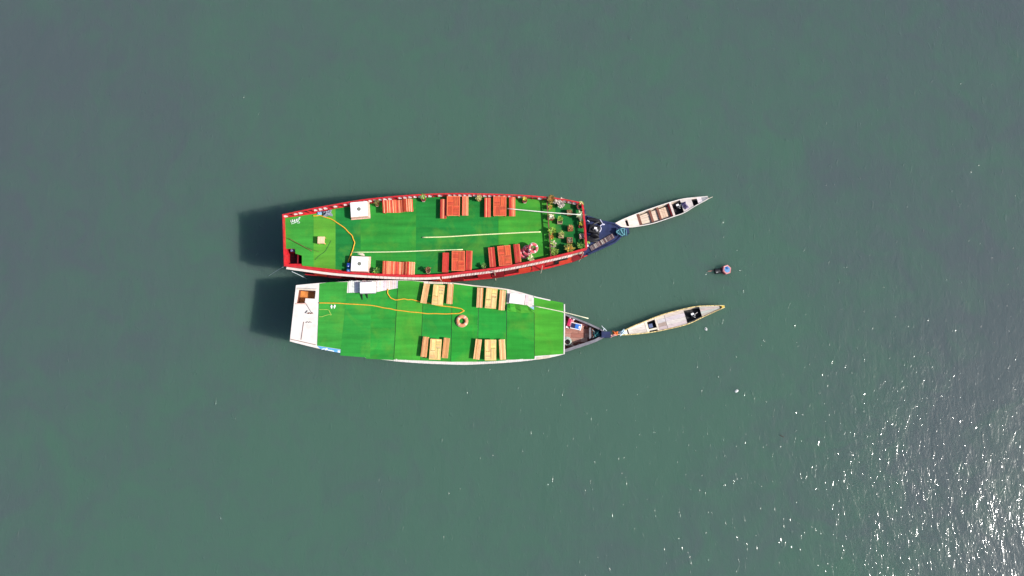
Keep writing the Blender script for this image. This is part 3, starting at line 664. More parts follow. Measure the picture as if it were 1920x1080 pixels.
# heap of pale dried flowers on the far railing
p = P(1049, 379, ZD + 0.45); hp = thing('dried_flower_bundle', 'heap of pale grey dried flowers against the far railing', 'dried flowers', (p.x, p.y, ZD))
h_ = MB()
for cx, cy, cz, r_ in ((-0.22, 0.1, 0.40, 0.2), (0.06, 0.02, 0.38, 0.22), (0.14, -0.16, 0.34, 0.2), (0.2, 0.14, 0.40, 0.16)):
    q = foliage_mesh(70, r_, r_ * 0.7, 0.10, cz - 0.1, narrow=0.7); h_.add([Vector(v) + Vector((cx, cy, 0)) for v in q.v], q.f)
fo = h_.build('blossom', M_LEAF, hp, (0.55, 0.47, 0.40), local=True); fo['kind'] = 'stuff'
MB().box((0.05, 0, 0.13), (0.36, 0.3, 0.26), taper=1.1).build('basket', M_BROWN, hp, local=True)

# ------------------------------------------------------------------ loose things on the red boat
def rope(name, label, cat, pix, z, r, col, k=6, zs=None, mat=None, group=None):
    rj = random.Random(len(label) * 7); jt = 0.4 if name == 'hose' else 0.25 if 'pole' in name else 0.0
    if name == 'hose': pix = [q for a, b in zip(pix, pix[1:]) for q in (a, ((a[0] + b[0]) / 2, (a[1] + b[1]) / 2))] + [pix[-1]]
    pts = [P(a + rj.uniform(-jt, jt), b + rj.uniform(-jt, jt), z if zs is None else zs[i]) for i, (a, b) in enumerate(pix)]
    o = MB().tube(smooth_path(pts, k), r, 8).build(name, mat or M_ROPE, None, col, smooth=True)
    return tag(o, label, cat, group)
rope('hose', 'yellow orange hose curving across the stern of the red railed boat', 'hose', [(587, 405), (600, 404.3), (621, 410.5), (645, 427), (660, 442), (664.5, 455), (661, 469), (655.5, 484), (653, 491)], ZD + 0.035, 0.036, (0.72, 0.36, 0.03))
rope('bamboo_pole', 'long cream pole lying alone along the middle of the red boat turf', 'pole', [(791.5, 445), (835, 444), (890, 440.8), (980, 435.8), (1014, 434.8)], ZD + 0.04, 0.040, (0.70, 0.72, 0.36), 4)
rope('bamboo_pole', 'cream pole from the yellow hose to the near left table', 'pole', [(659, 472.8), (735, 472.4), (800, 470), (868, 467.6)], ZD + 0.04, 0.034, (0.66, 0.74, 0.40), 4)
rope('white_pole', 'white pole from the far right bench over the cross fence to the bow railing', 'pole', [(951, 390.8), (1028, 398), (1089, 402.6)], 3.9, 0.033, (0.72, 0.72, 0.60), 4, zs=[3.79, 3.865, 3.95])
rope('thin_stick', 'thin dark stick lying slantwise on the stern turf', 'stick', [(541, 446.5), (558, 456), (585, 471)], ZD + 0.02, 0.018, (0.16, 0.06, 0.03), 3, zs=[3.62, 3.56, 3.47])
rope('thin_cable', 'thin dark cable bent across the stern turf beside the stool', 'cable', [(590.5, 487.5), (599, 479), (609, 472), (615, 462), (621, 451)], ZD + 0.015, 0.012, (0.03, 0.10, 0.04))
rope('thin_cable', 'thin dark cable in front of the slanting stick', 'cable', [(577, 464), (588, 469), (598, 472)], ZD + 0.015, 0.011, (0.08, 0.08, 0.03))
# white scribble on the turf: stand-in strokes for unreadable lettering
sq = [[(545.5, 412.5), (545, 415.5), (547, 417), (548, 413)], [(549, 411.8), (549, 416.5), (553, 411.2), (551.8, 415.4), (555, 413.5), (556.8, 409.5), (555.6, 413.6), (558.2, 411), (560.5, 408.4), (562.5, 407), (561, 411), (556.5, 415.5), (552, 418), (546, 419.8)], [(550, 418.6), (556, 415.8), (561.5, 416), (561, 418), (557, 418)]]
mb = MB()
allp = []
for i, s_ in enumerate(sq): allp += [P(a, b, ZD + 0.03 + 0.012 * (j % 3)) for j, (a, b) in enumerate(s_)]
mb.tube(smooth_path(allp, 5), 0.014, 6)
tag(mb.build('white_scribble', M_ROPE, None, (0.74, 0.82, 0.78), smooth=True), 'small white scribble strokes on the far stern corner turf', 'rope')
# net bundle and blue sheet at the far railing
def cloth_heap(name, label, cat, px, py, z, sx, sy, h, col, rz=0.0, seed=1, mat=None, rough=1.0):
    rnd = random.Random(seed); n = 12; p = P(px, py, z); mb = MB()
    ph = [rnd.uniform(0, 6.28) for _ in range(6)]
    def hgt(u, v):
        e = max(0.0, 1 - (abs(u) ** 2.6 + abs(v) ** 2.6))
        w = 0.5 + 0.25 * math.sin(5 * u + ph[0] + 2 * v) + 0.2 * math.sin(7 * v + ph[1] - 3 * u) + 0.15 * rough * math.sin(13 * u * v + 9 * u + ph[2])
        return h * (0.12 + e ** 0.5 * max(0.1, w))
    for i in range(n + 1):
        for j in range(n + 1):
            u, v = -1 + 2 * i / n, -1 + 2 * j / n
            k = 1 + 0.10 * math.sin(4 * math.atan2(v, u) + ph[3]) * rough
            mb.v.append((u * sx / 2 * k, v * sy / 2 * k, hgt(u, v)))
    m0 = len(mb.v)
    for i in range(n + 1):
        for j in range(n + 1): x, y, _ = mb.v[i * (n + 1) + j]; mb.v.append((x, y, 0.0))
    for i in range(n):
        for j in range(n):
            a = i * (n + 1) + j; mb.f.append((a, a + n + 1, a + n + 2, a + 1)); mb.f.append((m0 + a, m0 + a + 1, m0 + a + n + 2, m0 + a + n + 1))
    def side(a, b): mb.f.append((a, b, m0 + b, m0 + a))
    for i in range(n):
        side(i, i + 1); side(n * (n + 1) + i + 1, n * (n + 1) + i); side((i + 1) * (n + 1), i * (n + 1)); side(i * (n + 1) + n, (i + 1) * (n + 1) + n)
    o = mb.build(name, mat or M_CLOTH, None, col); o.location = (p.x, p.y, z); o.rotation_euler = (0, 0, rz)
    return tag(o, label, cat)
M_NET = paint('grey_net', (0.20, 0.22, 0.27), 0.85, 0.75, 22, 0.9, 30)
cloth_heap('net_bundle', 'crumpled grey net bundle against the far railing', 'net', 613.5, 400.5, ZD, 0.62, 0.40, 0.26, (1, 1, 1), 0.12, 3, M_NET, 1.6)
cloth_heap('blue_sheet', 'light blue folded sheet left of the grey net bundle', 'sheet', 599, 400, ZD, 0.30, 0.22, 0.10, (0.22, 0.42, 0.62), 0.15, 5)
# pale pointed board
p = P(677, 477.5, ZD + 0.05); bl = [(-0.26, 0.05), (-0.1, 0.09), (0.1, 0.10), (0.2, 0.05), (0.24, -0.07), (0.2, -0.1), (0.0, -0.05)]
o = MB().prism([(x, y) for x, y in bl], 0, 0.05).build('pointed_board', M_CREAM); o.location = (p.x, p.y, ZD); o.rotation_euler = (R(-6), 0, 0)
tag(o, 'small pale pointed board lying behind the near white box', 'board')
def jerrycan(label, px, py, z, w, l, h, col, group='blue plastic cans'):
    p = P(px, py, z + h); t = thing('plastic_can', label, 'can', (p.x, p.y, z), random.uniform(-.06, .06), group)
    b = MB().box((0, 0, h / 2), (w, l, h)).build('body', M_TINT, t, col, local=True, bevel=0.03)
    MB().tube([(-w * 0.25, l * 0.1, h - 0.01), (-w * 0.2, l * 0.1, h + 0.05), (w * 0.2, l * 0.1, h + 0.05), (w * 0.25, l * 0.1, h - 0.01)], 0.018, 6).build('handle', M_TINT, b, [c * 0.8 for c in col], local=True)
    MB().lathe([(0.03, h - 0.005), (0.03, h + 0.04)], 10, (0, -l * 0.3, 0)).build('cap', M_TINT, b, (0.6, 0.6, 0.65), local=True)
    return t
jerrycan('royal blue plastic can beside the near white box', 653.5, 497, ZD, 0.24, 0.28, 0.34, (0.02, 0.06, 0.36))
jerrycan('lighter blue plastic can against the near railing', 653, 506.5, ZD, 0.22, 0.18, 0.36, (0.04, 0.16, 0.48))
jerrycan('pale blue plastic can standing in the dark stair opening', 548.3, 468.5, 2.9, 0.26, 0.22, 0.3, (0.14, 0.20, 0.50))
MB().box((P(548.3, 468.5, 3.1).x - o0.x, P(548.3, 468.5, 3.1).y - o0.y, 2.87), (0.5, 0.36, 0.05)).build('well_shelf', M_DKRED, sw, local=True)

# ------------------------------------------------------------------ things on the navy bow
p = P(1114, 429, 1.35); en = thing('deck_engine', 'black engine with tarpaulins on the navy bow deck', 'engine', (p.x, p.y, 1.02), R(-14)); en.scale = (1.25, 1.25, 1.0)
MB().box((0.02, 0, 0.17), (0.70, 0.52, 0.34), taper=0.86).build('block', M_BLACK, en, local=True, bevel=0.03)
MB().lathe([(0.2, -0.05), (0.24, -0.04), (0.24, 0.04), (0.2, 0.05)], 18, (0.12, -0.36, 0.24), Vector((0, 1, 0)).rotation_difference(Vector((0, 0.2, 1))).to_euler()).build('flywheel', M_BLACK, en, local=True)
MB().tube([(-0.2, 0.1, 0.3), (-0.2, 0.1, 0.5), (-0.1, 0.22, 0.55), (0.16, 0.42, 0.5)], 0.045, 8).build('exhaust', M_BLACK, en, local=True)
for k in range(2): MB().lathe([(0.07, 0.3), (0.09, 0.36), (0.07, 0.44), (0.03, 0.46)], 12, (-0.05 + 0.2 * k, -0.05, 0)).build('cylinder_head', M_GREY if k else M_BLACK, en, local=True)
MB().box((0.06, 0.03, 0.43), (0.16, 0.12, 0.1)).build('filter', M_WHITEBOX, en, local=True, bevel=0.02)
MB().tube(smooth_path([(-0.35, -0.5, 0.05), (0.1, -0.55, 0.1), (0.4, -0.4, 0.08)], 4), 0.08, 8).build('hose', M_BLACK, en, local=True)
MB().tube(smooth_path([(-0.45, 0.52, 0.06), (0.0, 0.55, 0.1), (0.4, 0.42, 0.06)], 4), 0.11, 8).build('rolled_tarpaulin', M_BLACK, en, local=True)
MB().tube(smooth_path([(-0.45, -0.60, 0.05), (0.05, -0.64, 0.09), (0.35, -0.58, 0.05)], 4), 0.09, 8).build('rolled_tarpaulin', M_BLACK, en, local=True)
rope('white_rope', 'frayed white rope along the bow side of the black engine', 'rope', [(1125, 411.5), (1127.5, 415.5), (1130, 419.5), (1133.5, 421), (1128, 421.5), (1125.5, 424), (1127, 428), (1126, 432), (1124, 435)], 1.2, 0.035, (0.55, 0.53, 0.66))
rope('white_rope', 'short white rope end on the navy deck by the railing', 'rope', [(1101, 413), (1103.5, 414.5), (1105, 416.5)], 1.25, 0.035, (0.5, 0.52, 0.62))
cloth_heap('green_mat', 'small green mat at the foot of the bow railing', 'mat', 1103.5, 450, 1.04, 0.20, 0.50, 0.05, (0.20, 0.36, 0.07), 0.0, 9)
cloth_heap('white_float', 'small white float at the near corner under the bow railing', 'float', 1100.5, 459.5, 1.05, 0.16, 0.28, 0.22, (0.7, 0.66, 0.74), 0.2, 11)
mb = MB()
for k in range(7):
    t = k / 6; a, b = P(1156 + 3 * k, 434 - 4.5 + abs(k - 5) * 0.4, 1.3), P(1157 + 3 * k, 437 + min(k, 3) * 1.6, 1.3)
    mb.tube(smooth_path([a, (a + b) / 2 + Vector((0.05 * math.sin(k), 0, 0.04)), b], 4), 0.025, 6)
mb.tube(smooth_path(PL([(1155, 435), (1160, 431), (1166, 428.5), (1171, 429), (1170, 433), (1171, 438), (1167, 441.5), (1161, 439), (1155, 435)], 1.33), 4), 0.04, 6)
mb.tube(smooth_path(PL([(1163, 430), (1166, 436), (1170, 441)], 1.36), 4), 0.05, 6)
tag(mb.build('mooring_rope', M_ROPE, None, (0.10, 0.27, 0.31), smooth=True), 'turquoise mooring rope lashed round the navy bow post', 'rope')

# ================================================================== lower (turf covered) houseboat
ZF = 3.40
edge_n = [(555, 534.7), (599, 530.6), (654, 527.6), (746, 525.3), (800, 527.6), (850, 530.2), (887, 534.6), (951, 541.8), (1001, 555), (1058, 570.5)]
edge_s = [(543.3, 640), (594, 652.8), (638, 661.8), (685, 670.2), (740, 676.8), (790, 680.8), (845, 683), (880, 683.4), (950, 679.6), (1003, 674.5), (1033, 670), (1058, 664)]
boatB = thing('houseboat', 'white houseboat roofed with overlapping green turf strips and wooden bow', 'houseboat', P(830, 605, 0))
o1 = Vector(ORG[boatB.name])
EN, ES = PL(edge_n, ZF), PL(edge_s, ZF); ENs, ESs = smooth_path(EN, 4), smooth_path(ES, 4)
def drop(path, d, z): return [Vector((p.x, p.y + d, z)) for p in path]
hb_n = [p for p in drop(ENs, -0.28, 0.95) if P(600, 600, ZF).x < p.x < P(1020, 600, ZF).x] + PL([(1059, 588), (1079, 596), (1105, 606.7), (1127.5, 617), (1136, 623)], 0.95)
hb_s = [p for p in drop(ESs, 0.30, 0.95) if P(600, 600, ZF).x < p.x < P(1010, 600, ZF).x] + PL([(1058, 660.5), (1090, 650), (1115, 641.7), (1133, 632.5), (1137, 629)], 0.95)
mbh, stB = hull_loft(hb_n, hb_s, [(0.95, 1.0, 0), (0.6, 0.98, 0.1), (0.2, 0.93, 0.3), (-0.2, 0.82, 0.8), (-0.5, 0.55, 1.5)])
mbh.f = [f for f in mbh.f]                                  # closed underneath, open on top
hullB = mbh.build('hull', M_GREYNAVY, boatB)
hn = [Vector((x, c + h, 0.95)) for x, c, h in stB]; hs = [Vector((x, c - h, 0.95)) for x, c, h in stB]
cutB = P(1054, 620, 0.95).x
gB1 = [p for p in hs if p.x > cutB - 0.8]; gB2 = [p for p in hn if p.x > cutB - 0.8]
MB().sweep(at_z(offset(gB1, 0.08), 0.93), 0.20, 0.09).build('gunwale', M_GREYNAVY, hullB)
MB().sweep(at_z(offset(gB2, -0.05), 0.93), 0.12, 0.09).build('gunwale', M_GREYNAVY, hullB)
wB_s = [p for p in at_z(hs, 0.9) if p.x < cutB]; wB_n = [p for p in at_z(hn, 0.9) if p.x < cutB]
MB().sweep(wB_s, 0.06, 2.40).build('cabin_wall', M_WHITE, boatB); MB().sweep(wB_n, 0.06, 2.40).build('cabin_wall', M_WHITE, boatB)
MB().sweep([wB_s[0], wB_n[0]], 0.06, 2.40).build('cabin_wall', M_WHITE, boatB)
MB().sweep([wB_s[-1] - Vector((0.5, 0, 0)), wB_n[-1] - Vector((0.5, 0, 0))], 0.06, 2.40).build('cabin_wall', M_BROWN, boatB)
# bow floor boards, each a plank
fl = [p for p in hn if p.x > cutB - 0.9] + [p for p in reversed(hs) if p.x > cutB - 0.9]
floorB = MB().prism(fl, 0.30, 0.42).build('bow_floor', M_BROWN, boatB)
yc = P(1090, 621, 0.45).y; xs0 = cutB - 0.8
N_ = [(p.x, p.y) for p in hn]; S_ = [(p.x, p.y) for p in hs]
for r_ in range(-5, 6):
    y = yc + r_ * 0.30; x = xs0
    while True:
        L = random.uniform(0.7, 1.5)
        xe = min(x + L, P(1112, 620, 0.45).x)
        lim = lambda xx: (interp(N_, xx) - 0.16 > y + 0.14) and (interp(S_, xx) + 0.2 < y - 0.14)
        while xe > x + 0.15 and not lim(xe): xe -= 0.08
        if xe <= x + 0.15 or x >= P(1111, 620, 0.45).x: break
        child('plank', U_PLANK, floorB, ((x + xe) / 2 - o1.x, y - o1.y, 0.435 + random.uniform(-0.004, 0.004)), (xe - x - 0.012, 0.288, 0.03), (0, 0, 0), random.choice([(0.40, 0.21, 0.17), (0.30, 0.12, 0.09), (0.46, 0.30, 0.24), (0.37, 0.17, 0.13), (0.50, 0.36, 0.29)]))
        x = xe
bp_ = PL([(1128, 621.5), (1145.5, 621.5), (1145.5, 632.5), (1128, 633)], 1.15)
MB().prism(bp_, 0.3, 1.15).build('bow_post', M_NAVY, boatB)
a, b = P(1106.5, 617, 0.75), P(1106.5, 633, 0.75)
th = MB().sweep([Vector((a.x, a.y + .1, 0.66)), Vector((b.x, b.y - .1, 0.66))], 0.14, 0.10).build('thwart', M_GREYNAVY, boatB)
MB().sweep([Vector((a.x + .17, a.y + .02, 0.66)), Vector((b.x + .17, b.y - .02, 0.66))], 0.09, 0.08).build('thwart', M_BROWN, boatB)
# roof, with the open hatch in its stern
hq = PL([(559.5, 543.3), (592, 545.2), (589.5, 568.2), (555.5, 568.6)], ZF)
def mixp(a, b, t): return a + (b - a) * t
i599n, i599s = P(600, 530.5, ZF), P(595, 653, ZF)
sternN = [p for p in ENs if p.x < i599n.x] + [i599n]; sternS = [p for p in ESs if p.x < i599s.x] + [i599s]
sb = MB()
sb.prism(sternN + [hq[1], hq[0]], 3.26, 3.40).prism([i599n, i599s, hq[2], hq[1]], 3.26, 3.40).prism(sternS + [hq[2], hq[3]], 3.26, 3.40).prism([sternN[0], hq[0], hq[3], sternS[0]], 3.26, 3.40)
roofS = sb.build('stern_roof', M_WHITE, boatB)
foreN = [i599n] + [p for p in ENs if p.x > i599n.x + 0.05]; foreS = [i599s] + [p for p in ESs if p.x > i599s.x + 0.05]
MB().prism(foreN + foreS[::-1], 3.26, 3.396).build('roof_deck', M_WHITE, boatB)
hl = MB().prism([p + Vector((dx, dy, 0)) for p, dx, dy in zip(hq, (-.3, .3, .3, -.3), (.3, .3, -.3, -.3))], 2.80, 2.84).build('hatch_floor', M_RUST, boatB)
MB().sweep(at_z(hq, 2.85), 0.04, 0.40, closed=True).build('hatch_lining', M_BROWN, hl)
cv = PL([(573, 559.5), (590.5, 560.3), (589.5, 569.5), (571.5, 569)], ZF)
MB().prism(cv, 3.405, 3.43).build('hatch_cover', M_WHITE, roofS)
cv = PL([(557.5, 543.2), (592.5, 545.0), (592.6, 542.6), (557.5, 540.8)], ZF); MB().prism(cv, 3.404, 3.44).build('hatch_trim', M_CREAM, roofS)
MB().sweep(PL([(554.5, 569.4), (573, 569.8)], 3.404), 0.06, 0.03).build('hatch_trim', M_PINKW, roofS)
MB().sweep(PL([(569.5, 603.5), (564.5, 637)], 3.404), 0.03, 0.02).build('batten', M_BROWN, roofS)
MB().sweep(PL([(545, 636), (592, 646.5)], 3.404), 0.035, 0.03).build('batten', M_BROWN, roofS)
MB().sweep(PL([(558, 540), (594, 541.8)], 3.404), 0.03, 0.025).build('batten', M_GREY, roofS)
# carpets on the lower boat
def lin(*pts): return lambda x: interp(list(pts), x)
gB = [((599, 652, 594.5, 641), lin((599, 531.6), (620, 528.9), (660, 528.5)), lin((594, 648), (638, 655), (652, 657)), (66, 170, 66)),
      ((650, 696, 638, 694), lin((650, 549.3), (696, 548.2)), lin((638, 666.4), (695, 670.8)), (54, 165, 66)),
      ((695, 747, 686, 738), lin((695, 548.6), (706, 547.6), (747, 540)), lin((686, 672.4), (741, 675.4)), (52, 164, 62)),
      ((746.5, 794, 738.5, 788.5), lin((746, 526.2), (772, 526.4), (796, 528.6)), lin((738, 674.2), (790, 676)), (72, 172, 58)),
      ((794.6, 848, 789, 845), lin((794, 531.5), (848, 533.2)), lin((788, 676), (846, 678.4)), (44, 158, 62)),
      ((848.6, 897, 845.5, 895), lin((848, 531.2), (880, 534.6), (897, 537.6)), lin((845, 678.4), (897, 678.2)), (48, 164, 58)),
      ((897.8, 950, 895.8, 949), lin((897, 537.8), (950, 544)), lin((895, 678.2), (950, 676.6)), (44, 160, 60)),
      ((950.6, 1001.5, 949.8, 1002), lin((950, 583), (1002, 585)), lin((949, 674.6), (1002, 673.2)), (50, 162, 56)),
      ((1001, 1056.5, 1002.5, 1056.6), lin((1001, 557.2), (1056, 567.8)), lin((1002, 667.8), (1057, 663.6)), (80, 178, 54))]
for i, ((a, b, c, d), nf, sf, colr) in enumerate(gB):
    MB().prism(strip_points(a, b, c, d, nf, sf, ZE), 3.400, 3.416 + 0.006 * (i % 2)).build('carpet_strip', M_CARPET, boatB, [c * 1.14 for c in turf(*colr)])
for xt, yt, xb, yb in ((746.6, 526.5, 738.3, 674), (794.3, 529, 788.8, 676), (848.3, 533, 845.3, 678), (897.4, 538, 895.4, 678), (950.3, 584, 949.4, 675), (1001.7, 586, 1002.3, 672)):
    MB().sweep(PL([(xt, yt), (xb, yb)], 3.4235), 0.022, 0.003).build('seam', M_BILGE, boatB)
# turned-back corner of turf beside the white box
def fold_mesh():
    mb = MB(); n, m = 14, 5
    top = [(951, 570.5), (956, 569), (965, 569.5), (975, 571), (983, 572.2), (988.5, 572.6), (994, 577), (1001.3, 581.5)]
    bot = [(950.2, 583.5), (958, 584.6), (968, 585.2), (977, 587), (984, 586.6), (992, 586), (998, 585), (1002, 583.6)]
    for i in range(len(top)):
        for j in range(m + 1):
            t = j / m; x = top[i][0] + (bot[i][0] - top[i][0]) * t; y = top[i][1] + (bot[i][1] - top[i][1]) * t
            z = ZE + 0.03 + 0.10 * math.sin(math.pi * min(1, t * 1.05)) * (0.7 + 0.5 * math.sin(i * 2.3)) + 0.05 * ((i * 3 + j * 2) % 4) / 4
            mb.v.append(tuple(P(x, y, z)))
    for i in range(len(top) - 1):
        for j in range(m):
            a = i * (m + 1) + j; mb.f.append((a, a + 1, a + m + 2, a + m + 1))
    return mb
fm = fold_mesh().build('folded_turf', M_CARPET, boatB, turf(64, 172, 56)); sl_ = fm.modifiers.new('s', 'SOLIDIFY'); sl_.thickness = 0.02; sl_.offset = 1
# white planks by the inner edge
i = 0
for k in range(26):
    x0 = 654 + 92.4 * k / 26; x1 = 654 + 92.4 * (k + 1) / 26
    yb = interp([(653, 549), (706, 547.4), (746.5, 540)], (x0 + x1) / 2)
    a, b, c = P((x0 + x1) / 2, 526.4 + random.uniform(-.4, .5), ZE), P((x0 + x1) / 2, yb, ZE), P(x1, yb, ZE)
    wdt = (P(x1, 540, ZE) - P(x0, 540, ZE)).length
    q = (a + b) / 2 - o1
    child('plank', U_PLANK, boatB, (q.x, q.y, 3.408 + 0.006 * random.random()), (wdt - 0.008 * random.uniform(0.5, 2), (a - b).length, 0.022), (0, 0, math.atan2(b.y - a.y, b.x - a.x) + math.pi / 2), [c_ * random.uniform(0.85, 1.05) for c_ in (0.70, 0.64, 0.62)])
for k in range(14):
    x0 = 951 + 50 * k / 14; x1 = 951 + 50 * (k + 1) / 14; xm = (x0 + x1) / 2
    a, b = P(xm, interp([(951, 543), (1001, 556.3)], xm), ZE), P(xm, 570 if xm < 985 else 580, ZE)
    q = (a + b) / 2 - o1; wdt = (P(x1, 540, ZE) - P(x0, 540, ZE)).length
    child('plank', U_PLANK, boatB, (q.x, q.y, 3.405 + 0.005 * random.random()), (wdt - 0.008, (a - b).length, 0.02), (0, 0, 0), [c_ * random.uniform(0.9, 1.05) for c_ in (0.68, 0.60, 0.57)])
# slatted edges
def seg(path, xa, xb): return [p for p in path if P(xa, 600, ZF).x <= p.x <= P(xb, 600, ZF).x]
plank_row(at_z(seg(resample(ESs, 0.3), 738, 1002), 3.4), 0.15, 3.40, 0.016, 0.12, 0.04, 0.004, 'eave_slats', M_WHITE, boatB, 0.06)
plank_row(at_z(seg(resample(ESs, 0.3), 1002, 1036), 3.4), 0.15, 3.40, 0.016, 0.12, 0.04, 0.004, 'eave_slats', M_CREAM, boatB, 0.06)
plank_row(at_z(seg(resample(ENs, 0.3), 798, 850), 3.4), 0.10, 3.41, 0.016, 0.14, 0.04, 0.004, 'eave_slats', M_CREAM, boatB, -0.06)
MB().sweep(PL([(850, 531.4), (887, 536), (951, 543.2)], 3.40), 0.06, 0.035).build('edge_batten', M_CREAM, boatB)
MB().sweep(PL([(1001, 556.4), (1032, 563.3)], 3.43), 0.07, 0.03).build('edge_batten', M_WHITE, boatB)
MB().sweep(PL([(1058.3, 570.5), (1058.5, 600), (1057.6, 664)], 3.36), 0.07, 0.07).build('front_fascia', M_WHITE, boatB)
# blue lettered banner under the stern corner of the turf
bq = PL([(594.5, 648.5), (638, 655.5), (638, 661.8), (601, 654.5)], 3.41)
bnr = MB().prism(bq, 3.401, 3.408).build('banner', M_TINT, boatB, (0.10, 0.34, 0.66))
mb = MB()
for (x, y, w, h, r_) in ((606, 654.4, 0.20, 0.05, .2), (611, 655, 0.10, 0.11, -.3), (613.5, 654.4, 0.05, 0.14, .5), (617, 656.5, 0.16, 0.05, -.2), (621, 657.3, 0.1, 0.06, .1), (624.5, 658.2, 0.12, 0.05, -.25), (634, 658.7, 0.05, 0.12, .1), (636.3, 659.2, 0.09, 0.13, 0)):
    q = P(x, y, 3.412); mb.box((q.x, q.y, 3.411), (w, h, 0.004), r_)
le = mb.build('lettering', M_WHITEBOX, bnr); le['kind'] = 'stuff'
MB().prism(PL([(993, 575.5), (1001, 575.5), (1001, 581)], 3.43), 3.43, 3.44).build('blue_sheeting', M_TINT, boatB, (0.28, 0.46, 0.68))

# ------------------------------------------------------------------ loose things on the lower boat
def plain_box(label, px, py, rz, w, l, h, trim, legs):
    p = P(px, py, ZE + h); t = thing('white_chest', label, 'box', (p.x, p.y, ZE), R(rz), 'plain white chests')
    MB().box((0, 0, h / 2 - 0.02), (w - 0.06, l - 0.06, h - 0.06)).build('body', M_GREY if trim == 'g' else M_BROWN, t, local=True)
    MB().box((0, 0, h - 0.015), (w, l, 0.05)).build('lid', M_WHITEBOX, t, local=True, bevel=0.01)
    MB().box((w / 2 + 0.02, 0, h - 0.06), (0.04, l, 0.06)).build('edge_trim', M_GREY if trim == 'g' else M_BROWN, t, local=True)
    if legs:
        MB().box((0.0, -l / 2 - 0.03, h - 0.06), (w, 0.05, 0.05)).build('edge_trim', M_GREY, t, local=True)
        for x, L in ((-w / 2 + 0.06, 0.40), (-w / 2 + 0.40, 0.32)):
            MB().tube([(x, -l / 2, 0.12), (x + 0.02, -l / 2 - L, 0.03)], 0.045, 6, 0.02).build('handle', M_BLACK, t, local=True)
    return t
plain_box('white chest with two dark handles on the white planks', 689.5, 539, 2, 1.02, 0.70, 0.40, 'g', True)
plain_box('white chest with brown edge next to the turned back turf', 969.5, 560.5, -6, 0.98, 0.62, 0.22, 'b', False)
rope('hose', 'long yellow orange hose looping over the turf strips of the white boat', 'hose', [(598, 568), (620, 568), (650, 569.4), (692, 572.2), (720, 577), (742, 581), (770, 585), (800, 587.6), (835, 588.2), (860, 587.2), (870, 583), (864, 578.5), (843, 575.4), (815, 571.6), (790, 565.8), (772, 562), (757, 560.8), (742, 562), (732, 558.4), (726.5, 550), (727.5, 541)], ZE + 0.035, 0.034, (0.72, 0.37, 0.03))
for i, (px, py, rz, lab) in enumerate(((621.7, 575.2, 8, 'left white slipper of the pair on the turf'), (627.4, 575.0, -6, 'right white slipper of the pair on the turf'))):
    p = P(px, py, ZE); t = thing('slipper', lab, 'slipper', (p.x, p.y, ZE), R(rz), 'pair of white slippers')
    so = [(0.05 * math.cos(a) * (1.15 if math.sin(a) > 0 else 0.9), 0.13 * math.sin(a)) for a in [k * math.pi / 8 for k in range(16)]]
    MB().prism(so, 0.0, 0.025).build('sole', M_WHITEBOX, t, local=True)
    MB().tube(smooth_path([(-0.055, 0.03, 0.02), (0, 0.06, 0.07), (0.055, 0.03, 0.02)], 4), 0.022, 6).build('strap', M_WHITEBOX, t, local=True)
rope('thin_rope', 'thin yellow rope loop lying on the stern turf beside the slippers', 'rope', [(598, 580.4), (608, 580.4), (616, 581.2), (618.5, 586), (621, 590.5), (617, 589.8), (610, 591.6), (604, 593.6), (598, 594)], ZE + 0.015, 0.013, (0.50, 0.60, 0.12))
rope('cream_pole', 'cream pole reaching from the turf roof out over the wooden bow', 'pole', [(1000.5, 573.7), (1050, 583.5), (1103.5, 597.2)], 3.47, 0.031, (0.70, 0.66, 0.48), 3, zs=[3.46, 3.46, 3.5])
rope('loose_string', 'thin dark cord on the white stern roof below the hatch', 'cord', [(571, 565.5), (576, 573), (580, 579.5), (584, 586)], ZF + 0.03, 0.010, (0.14, 0.09, 0.09))
MBs = MB()
for i in range(7):
    q = P(577 + i * 1.5, 587.4 + 0.5 * math.sin(i * 2), ZF + 0.03); MBs.box((q.x, q.y, ZF + 0.03), (0.05, 0.05, 0.05), i)
MBs.tube(smooth_path([P(576 + i * 1.4, 586.8 + 0.9 * math.sin(i * 1.7), ZF + 0.03) for i in range(9)], 3), 0.015, 5)
tag(MBs.build('tangled_chain', M_BROWN), 'small rusty chain on the white stern roof', 'chain')
rope('short_rod', 'short dark rod beside the rusty chain on the stern roof', 'rod', [(572.5, 586.8), (576.5, 582.2)], ZF + 0.03, 0.026, (0.05, 0.05, 0.06))
mb = MB()
mb.tube(smooth_path([P(573 + i * 1.6, 604 + 1.2 * math.sin(i * 2.1), ZF + 0.03) for i in range(8)], 3), 0.014, 5)
tag(mb.build('tangled_wire', M_ROPE, None, (0.16, 0.10, 0.10)), 'small tangle of dark wire near the batten on the stern roof', 'wire')
rope('stern_line', 'pale mooring line hanging from the near stern corner of the red boat', 'mooring line', [(531, 500.5), (518, 508), (503, 518)], 2, 0.014, (0.45, 0.50, 0.48), 4, zs=[3.2, 1.4, 0.05])
rope('stern_line', 'pale mooring line running down between the two sterns', 'mooring line', [(547, 509), (560, 515), (576, 523)], 2, 0.018, (0.55, 0.62, 0.68), 4, zs=[1.6, 1.0, 0.3])

